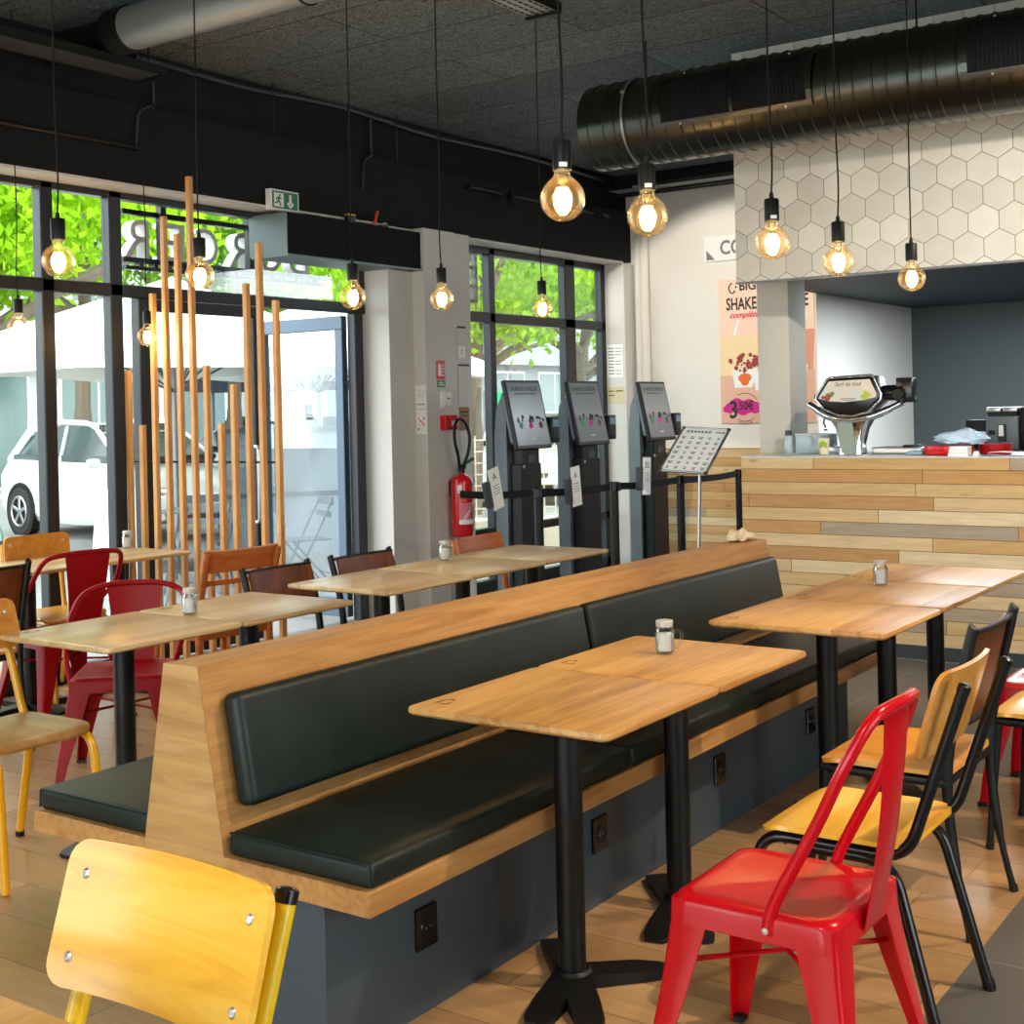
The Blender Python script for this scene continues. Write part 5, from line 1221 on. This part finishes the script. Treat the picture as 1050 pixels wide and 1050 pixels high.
def make_car(label, paint, x, y, heading, plate=''):
    t = thing('parked_car', label, 'car', (x, y, -.02), heading)
    def loft(st, mat, name, ang=40):
        b = MB(); rings = []
        for X, w, zb, zs, zt, wt in st:
            rings.append([b.bm.verts.new((X, yy, zz)) for yy, zz in ((-w*.92, zb), (-w, zb+.12), (-w, zs), (-wt, zt), (wt, zt), (w, zs), (w, zb+.12), (w*.92, zb))])
        for p, q in zip(rings, rings[1:]):
            for i in range(8): b.bm.faces.new((p[i], p[(i+1) % 8], q[(i+1) % 8], q[i]))
        b.bm.faces.new(rings[0]); b.bm.faces.new(rings[-1][::-1]); return b.build(name, M[mat], t, ang)
    loft([(-1.95, .72, .38, .62, .92, .60), (-1.85, .82, .28, .80, 1.0, .70), (-1.2, .87, .2, .86, 1.0, .76), (0, .88, .18, .86, .98, .78), (.85, .88, .2, .84, .97, .76), (1.5, .86, .22, .76, .88, .70), (1.85, .80, .28, .62, .72, .62), (1.98, .68, .36, .54, .60, .55)], paint, 'body')
    loft([(-1.82, .70, .95, .97, 1.02, .62), (-1.35, .74, .95, .99, 1.38, .58), (-.6, .77, .95, .99, 1.46, .60), (.1, .77, .95, .98, 1.44, .60), (.55, .75, .95, .97, 1.26, .58), (1.0, .70, .92, .94, .97, .62)], 'car_glass', 'window_glass', 25)
    loft([(-1.45, .60, 1.36, 1.36+.13, 1.40, .54), (-.6, .62, 1.42, 1.42+.06, 1.485, .56), (.05, .62, 1.40, 1.40+.06, 1.465, .56), (.32, .60, 1.34, 1.36, 1.37, .54)], paint, 'roof')
    b = MB()
    for s in (-1, 1):
        b.tube([(1.0, s*.70, .95), (.3, s*.605, 1.38)], .035, 6); b.tube([(-.35, s*.775, .97), (-.42, s*.615, 1.44)], .035, 6); b.tube([(-1.82, s*.68, .98), (-1.4, s*.6, 1.38)], .07, 6)
    b.build('pillars', M[paint], t)
    for sx in (-1.22, 1.22):
        for s in (-1, 1):
            b = MB(); b.lathe([(.18, -.1), (.30, -.1), (.32, -.08), (.32, .08), (.30, .1), (.18, .1)], (sx, s*.80, .32), 28, Matrix.Rotation(PI/2, 4, 'X')); wh = b.build('wheel', M['tyre'], t)
            b = MB()
            for k in range(5): b.box((0, 0, 0), (.05, .02, .34), .01, 1, Matrix.Translation((sx, s*.90, .32)) @ Matrix.Rotation(2*PI*k/5, 4, 'Y') @ Matrix.Translation((0, 0, .10)) @ Matrix.Scale(.6, 4, (0, 0, 1)))
            b.tube([(sx+.195*math.cos(a), s*.90, .32+.195*math.sin(a)) for a in [2*PI*k/24 for k in range(24)]], .018, 6, closed=True); b.build('rim', M['steel'], wh)
            b = MB(); b.lathe([(.0, 0), (.37, 0), (.37, .02), (0, .02)], (sx, s*.868, .335), 28, Matrix.Rotation(PI/2, 4, 'X')); b.build('wheel_arch', M['black_matt'], t)
    for s in (-1, 1):
        b = MB(); b.box((.72, s*.93, .98), (.10, .17, .12), .03, 2); b.build('mirror', M[paint], t)
        b = MB(); b.box((1.80, s*.66, .64), (.2, .22, .10), .03, 2, Matrix.Rotation(-s*.35, 4, 'Z')); b.build('headlight', M['chrome'], t)
        b = MB(); b.box((-.15, s*.885, .80), (.16, .02, .025), .006, 1); b.build('door_handle', M[paint], t)
    b = MB(); b.box((1.95, 0, .50), (.06, .90, .12), .02, 1); b.box((1.93, 0, .32), (.08, 1.0, .10), .02, 1); b.build('grille', M['black'], t)
    b = MB(); b.box((1.985, 0, .42), (.02, .5, .11), .004, 1); pl = b.build('number_plate', M['white'], t, 0)
    if plate: text(plate, (1.996, 0, .42), (0, 1, 0), (0, 0, 1), .075, M['ink'], 'plate_text', pl, .002)
    return t
make_car('white hatchback parked beyond the slatted screen', 'car_white', -14.25, 11.5, R(-7), 'E')
make_car('grey car parked behind the white hatchback', 'car_grey', -16.6, 16.2, R(-105))
make_car('white car parked outside the far window by the kiosks', 'car_white', -12.6, 18.6, R(-60))
make_car('grey car parked behind the tail of the white hatchback', 'car_grey', -19.6, 10.4, R(78))

def bistro_chair(label, x, y, rz, mat, group):
    t = thing('folding_chair', label, 'chair', (x, y, -.02), rz, group)
    for s in (-1, 1):
        b = MB(); b.tube([(s*.19, .22, 0), (s*.19, -.18, .80)], .010, 6); b.tube([(s*.17, -.22, 0), (s*.17, .17, .45)], .010, 6); b.build('side_frame', M[mat], t)
    b = MB()
    for i in range(6): b.bx(-.19, .19, -.16+.06*i, -.115+.06*i, .445, .457)
    b.build('seat', M[mat], t, 0)
    b = MB(); b.bx(-.2, .2, -.185, -.17, .74, .81); b.bx(-.2, .2, -.16, -.145, .64, .69); b.build('backrest', M[mat], t, 0)
    b = MB(); b.cyl((-.19, .14, .16), (.19, .14, .16), .007, seg=6); b.cyl((-.17, -.14, .16), (.17, -.14, .16), .007, seg=6); b.build('cross_bar', M[mat], t)
    return t
def bistro_table(label, x, y, mat, group='folding terrace tables'):
    t = thing('folding_table', label, 'table', (x, y, -.02), R(30), group)
    b = MB(); b.bx(-.3, .3, -.3, .3, .70, .72, .004, 1); b.build('tabletop', M[mat], t)
    for s in (-1, 1):
        b = MB(); b.tube([(s*.25, -.26, 0), (s*.25, .24, .70)], .011, 6); b.tube([(s*.22, .26, 0), (s*.22, -.24, .70)], .011, 6); b.build('cross_leg', M[mat], t)
GT = 'dark folding chairs on the terrace'
bistro_chair('dark folding chair seen through the open door leaf', -8.0, 8.35, R(150), 'grey_metal', GT)
bistro_chair('dark folding chair behind the right-hand wooden slats', -8.25, 7.35, R(200), 'grey_metal', GT)
bistro_chair('dark folding chair behind the middle wooden slats', -9.45, 8.45, R(60), 'grey_metal', GT)
bistro_chair('mint green folding chair outside the window behind the amber chair back', -8.9, 5.85, R(30), 'mint', 'mint folding chairs on the terrace')
bistro_chair('mint green folding chair at the left end of the terrace', -9.4, 5.25, R(-60), 'mint', 'mint folding chairs on the terrace')
bistro_table('dark folding table behind the wooden slats', -8.9, 7.95, 'grey_metal')
bistro_table('mint green folding table outside the near window', -9.6, 5.75, 'mint')
t = thing('windbreak', 'grey framed windbreak screen on the terrace beyond the door leaf', 'windbreak', (-9.6, 9.75, -.02), R(55))
b = MB(); b.bx(-.62, .62, -.012, .012, .1, 1.35); b.build('panel', plain('grey windbreak panel', (150, 162, 170), .4), t, 0)
b = MB()
for x in (-.64, .64): b.bx(x-.02, x+.02, -.025, .025, 0, 1.4)
b.bx(-.64, .64, -.025, .025, 1.35, 1.4); b.bx(-.64, .64, -.025, .025, .70, .74); b.build('panel_frame', M['grey_metal'], t)
t = thing('pavement_board', 'white leaning pavement board beside the window mullion outside', 'board', (-9.3, 7.42, -.02), R(28))
for sg in (-1, 1):
    b = MB(); b.box((0, sg*.10, .46), (.42, .02, .94), .004, 1, Matrix.Rotation(R(sg*12), 4, 'X')); b.build('board_panel', M['white'], t)
b = MB(); b.cyl((-.2, -.16, .3), (-.2, .16, .3), .01, seg=6); b.build('stay', M['grey_metal'], t)
t = thing('door_notice', 'blank cream notice hung by strings on the open door leaf', 'notice', (-7.0, DY-.03, 1.53))
b = MB(); b.bx(-.13, .13, -.006, 0, -.065, .05, .002, 1); b.build('plate', M['bone'], t)
b = MB(); b.tube([(-.11, -.003, .05), (0, -.001, .25)], .003, 5); b.tube([(.11, -.003, .05), (0, -.001, .25)], .003, 5); b.build('string', M['paper'], t)
t = thing('market_tent', 'dark navy tent roof beyond the parked cars', 'tent', (-17.5, 17.6, -.02), R(35))
b = MB(); b.prism([(-1.6, 2.0), (1.6, 2.0), (1.6, 2.2), (0, 2.75), (-1.6, 2.2)], (0, -1.6, 0), (1, 0, 0), (0, 0, 1), (0, 3.2, 0)); b.build('tent_roof', M['navy'], t, 0)
for sx in (-1, 1):
    for sy in (-1, 1):
        b = MB(); b.cyl((sx*1.55, sy*1.55, 0), (sx*1.55, sy*1.55, 2.05), .03, seg=8); b.build('tent_leg', M['grey_metal'], t)
t = thing('lattice_planter', 'beige lattice planter screen outside the far window', 'planter', (-8.3, 11.85, -.02), R(40))
b = MB()
for i in range(9): b.bx(-.5+.125*i, -.485+.125*i, -.01, .01, .30, 1.25)
for i in range(8): b.bx(-.5, .5, -.012, .012, .32+.125*i, .335+.125*i)
b.build('lattice', M['bone'], t, 0)
b = MB(); b.bx(-.52, .52, -.16, .16, 0, .34, .01, 1); b.build('box', M['bone'], t)
for nm, lab, mt, x, y, w, h in (('green_hoarding', 'green hoarding panel across the street by the first kiosk screen', 'hoard_green', -17.5, 25.2, 1.3, 1.95), ('blue_hoarding', 'blue hoarding panel across the street left of the first kiosk', 'hoard_blue', -18.0, 22.7, 1.1, 1.9)):
    t = thing(nm, lab, 'hoarding', (x, y, -.02), R(40))
    b = MB(); b.bx(-w/2, w/2, -.03, .03, .1, h, .004, 1); b.build('panel', M[mt], t)
    b = MB(); b.bx(-w/2-.04, -w/2, -.05, .05, 0, h+.03); b.bx(w/2, w/2+.04, -.05, .05, 0, h+.03); b.build('post', M['pipe_grey'], t)
# facades across the street
def facade(label, y0, y1, x, h, mat, seed, floors=3):
    random.seed(seed); t = thing('street_building', label, 'building', (x, (y0+y1)/2, -.02)); w = y1-y0
    b = MB(); b.bx(-6, 0, -w/2, w/2, 0, h); b.build('wall', M[mat], t, 0)
    n = max(2, int(w/2.6))
    for fl in range(floors):
        for i in range(n):
            yc = -w/2+(i+.5)*w/n; z0 = .25 if fl == 0 else 1.0+3.0*fl; z1 = 2.7 if fl == 0 else z0+1.6; ww = .9 if fl == 0 else .6
            fr = MB(); fr.bx(0, .05, yc-ww-.06, yc+ww+.06, z0-.06, z1+.06); fo = fr.build('window', M['white'], t, 0)
            p = MB(); p.bx(.05, .06, yc-ww, yc-.03, z0, z1); p.bx(.05, .06, yc+.03, yc+ww, z0, z1); p.build('pane', M['shop_glass'], fo, 0)
    b = MB(); b.bx(0, .5, -w/2, w/2, 2.95, 3.1); b.bx(0, .25, -w/2, w/2, h-.3, h); b.build('cornice', M['facade_grey'], t, 0)
facade('pale building across the street behind the parasols', 6, 27, -23, 10, 'facade', 1)
facade('grey building across the street beyond the far window', 27.4, 52, -24, 11, 'facade_grey', 2)
# trees
def tree(label, x, y, th, cr, cz, n, seed, mat='leaf', lean=.3):
    random.seed(seed); t = thing('street_tree', label, 'tree', (x, y, -.02), 0, 'leafy street trees')
    b = MB(); b.tube(smooth([(0, 0, 0), (.05, .02, th*.5), (lean*.3, .05, th), (lean, .1, cz)], 5), [.14]*6+[.11]*5+[.08]*5, 8)
    for k in range(6):
        a = 2*PI*k/6+.4; z = th*(.85+.05*k); b.tube(smooth([(lean*.3, .05, z), (lean*.4+.8*math.cos(a), .8*math.sin(a), z+.5), (lean*.5+cr*.8*math.cos(a), cr*.8*math.sin(a), z+.9+.1*k)], 4), [.07]*4+[.05]*4+[.02], 6)
    b.build('trunk', M['bark'], t)
    vs, fs = [], []; cl = []
    for k in range(60):
        while True:
            p = Vector((random.uniform(-1, 1), random.uniform(-1, 1), random.uniform(-1, 1)))
            if .25 < p.length < 1: break
        cl.append((Vector((p.x*cr, p.y*cr, cz+p.z*cr*.62)), random.uniform(.35, .8)))
    for i in range(n):
        c, q = random.choice(cl); d = Vector((random.gauss(0, 1), random.gauss(0, 1), random.gauss(0, .6)))*q*.5; o = c+d
        a = Vector((random.gauss(0, 1), random.gauss(0, 1), random.gauss(0, .5))).normalized(); bb = a.orthogonal().normalized(); bb = Matrix.Rotation(random.uniform(0, 2*PI), 3, a) @ bb; cc = a.cross(bb)
        l, w = random.uniform(.05, .10), random.uniform(.025, .045); k = len(vs)
        vs += [o-bb*l, o+cc*w, o+bb*l, o-cc*w]; fs.append((k, k+1, k+2, k+3))
    me = bpy.data.meshes.new('foliage'); me.from_pydata(vs, [], fs); me.materials.append(M[mat]); o = bpy.data.objects.new('foliage', me); COL.objects.link(o); o.parent = t
tree('bright leafy tree outside the near upper window panes', -12.6, 8.2, 2.7, 2.3, 4.3, 16000, 1)
tree('bright leafy tree shading the upper panes left of the shop letters', -16.3, 12.3, 2.9, 2.4, 5.0, 13000, 2)
tree('mid green tree behind the shop letters', -16.2, 15.2, 2.8, 2.2, 4.6, 9000, 3, 'leaf2')
tree('bright leafy tree filling the far window above the kiosks', -11.6, 15.6, 2.4, 2.4, 3.9, 14000, 4)
tree('bright leafy tree seen in the narrow far window light', -12.6, 20.2, 2.4, 2.5, 4.1, 12000, 5)
tree('mid green tree across the street in the far window', -18.5, 24.5, 2.6, 2.6, 4.6, 9000, 6, 'leaf2')

# ------------------------------------------------------------------ light
w = bpy.data.worlds.new('overcast sky'); sc.world = w; w.use_nodes = True
bg = w.node_tree.nodes['Background']; bg.inputs[0].default_value = (.90, .96, 1.0, 1); bg.inputs[1].default_value = 3.6
def spot(name, loc, tgt, e, col, ang=60, blend=.5, size=.04):
    l = bpy.data.lights.new(name, 'SPOT'); l.energy = e; l.color = col; l.spot_size = R(ang); l.spot_blend = blend; l.shadow_soft_size = size
    o = bpy.data.objects.new(name, l); COL.objects.link(o); o.location = loc; d = Vector(tgt)-Vector(loc); o.rotation_euler = d.to_track_quat('-Z', 'Y').to_euler(); return o
sl = bpy.data.lights.new('sun', 'SUN'); sl.energy = 1.3; sl.angle = R(3); sl.color = (1, .97, .92)
so = bpy.data.objects.new('sun', sl); COL.objects.link(so); so.rotation_euler = Vector((-.52, .42, -.74)).to_track_quat('-Z', 'Y').to_euler()
WARM = (1, .80, .58); NEU = (1, .90, .78); PALE = (1, .95, .88); COOL = (.86, .94, 1)
# unseen spotlights of the dining room, without housings; some added as fill
spot('ceiling_and_fill_spot', (.55, 3.9, 3.6), (-1.3, 2.9, 0), 210, WARM, 62, .35)
spot('ceiling_and_fill_spot', (.3, 6.0, 3.6), (-1.5, 5.0, 0), 150, WARM, 66, .4)
spot('ceiling_and_fill_spot', (-.7, -.9, 3.6), (-1.7, 1.6, .5), 110, NEU, 70, .5)  # added fill for the near yellow chair and the bench end
spot('ceiling_and_fill_spot', (-.6, 5.2, 3.0), (-2.2, 7.9, 1.2), 180, PALE, 84, .9)  # two unseen counter spots, hung low so the duct throws no shadow
spot('ceiling_and_fill_spot', (1.2, 5.2, 3.0), (-.5, 7.9, 1.2), 80, PALE, 84, .9)
# spots washing the white poster wall, and the two on the fascia rail
spot('wall_spot', (-4.9, 8.6, 3.55), (-5.2, 11.1, 1.9), 150, NEU, 62, .3)
spot('wall_spot', (-6.1, 8.85, 3.2), (-5.9, 8.6, 0), 14, NEU, 50, .6)
spot('wall_spot', (-6.1, 10.25, 3.2), (-5.8, 10.6, 0), 14, NEU, 50, .6)
def area(name, loc, rot, sx, sy, e, col):
    l = bpy.data.lights.new(name, 'AREA'); l.shape = 'RECTANGLE'; l.size = sx; l.size_y = sy; l.energy = e; l.color = col
    o = bpy.data.objects.new(name, l); COL.objects.link(o); o.location = loc; o.rotation_euler = rot; return o
# ceiling luminaires of the kitchen
area('kitchen_light', (-2.4, 11.4, 2.45), (0, 0, 0), 2.0, 1.2, 95, COOL)
area('kitchen_light', (.6, 11.4, 2.45), (0, 0, 0), 2.0, 1.2, 70, COOL)

# ------------------------------------------------------------------ view
v = sc.view_settings; sc.display_settings.display_device = 'sRGB'; v.view_transform = 'Standard'; v.look = 'None'; v.exposure = 0.82; v.gamma = 1; v.use_curve_mapping = False
c = sc.cycles; c.use_denoising = True; c.max_bounces = 8; c.diffuse_bounces = 4; c.glossy_bounces = 4; c.transmission_bounces = 6; c.transparent_max_bounces = 16; c.sample_clamp_indirect = 6; c.caustics_reflective = False; c.caustics_refractive = False
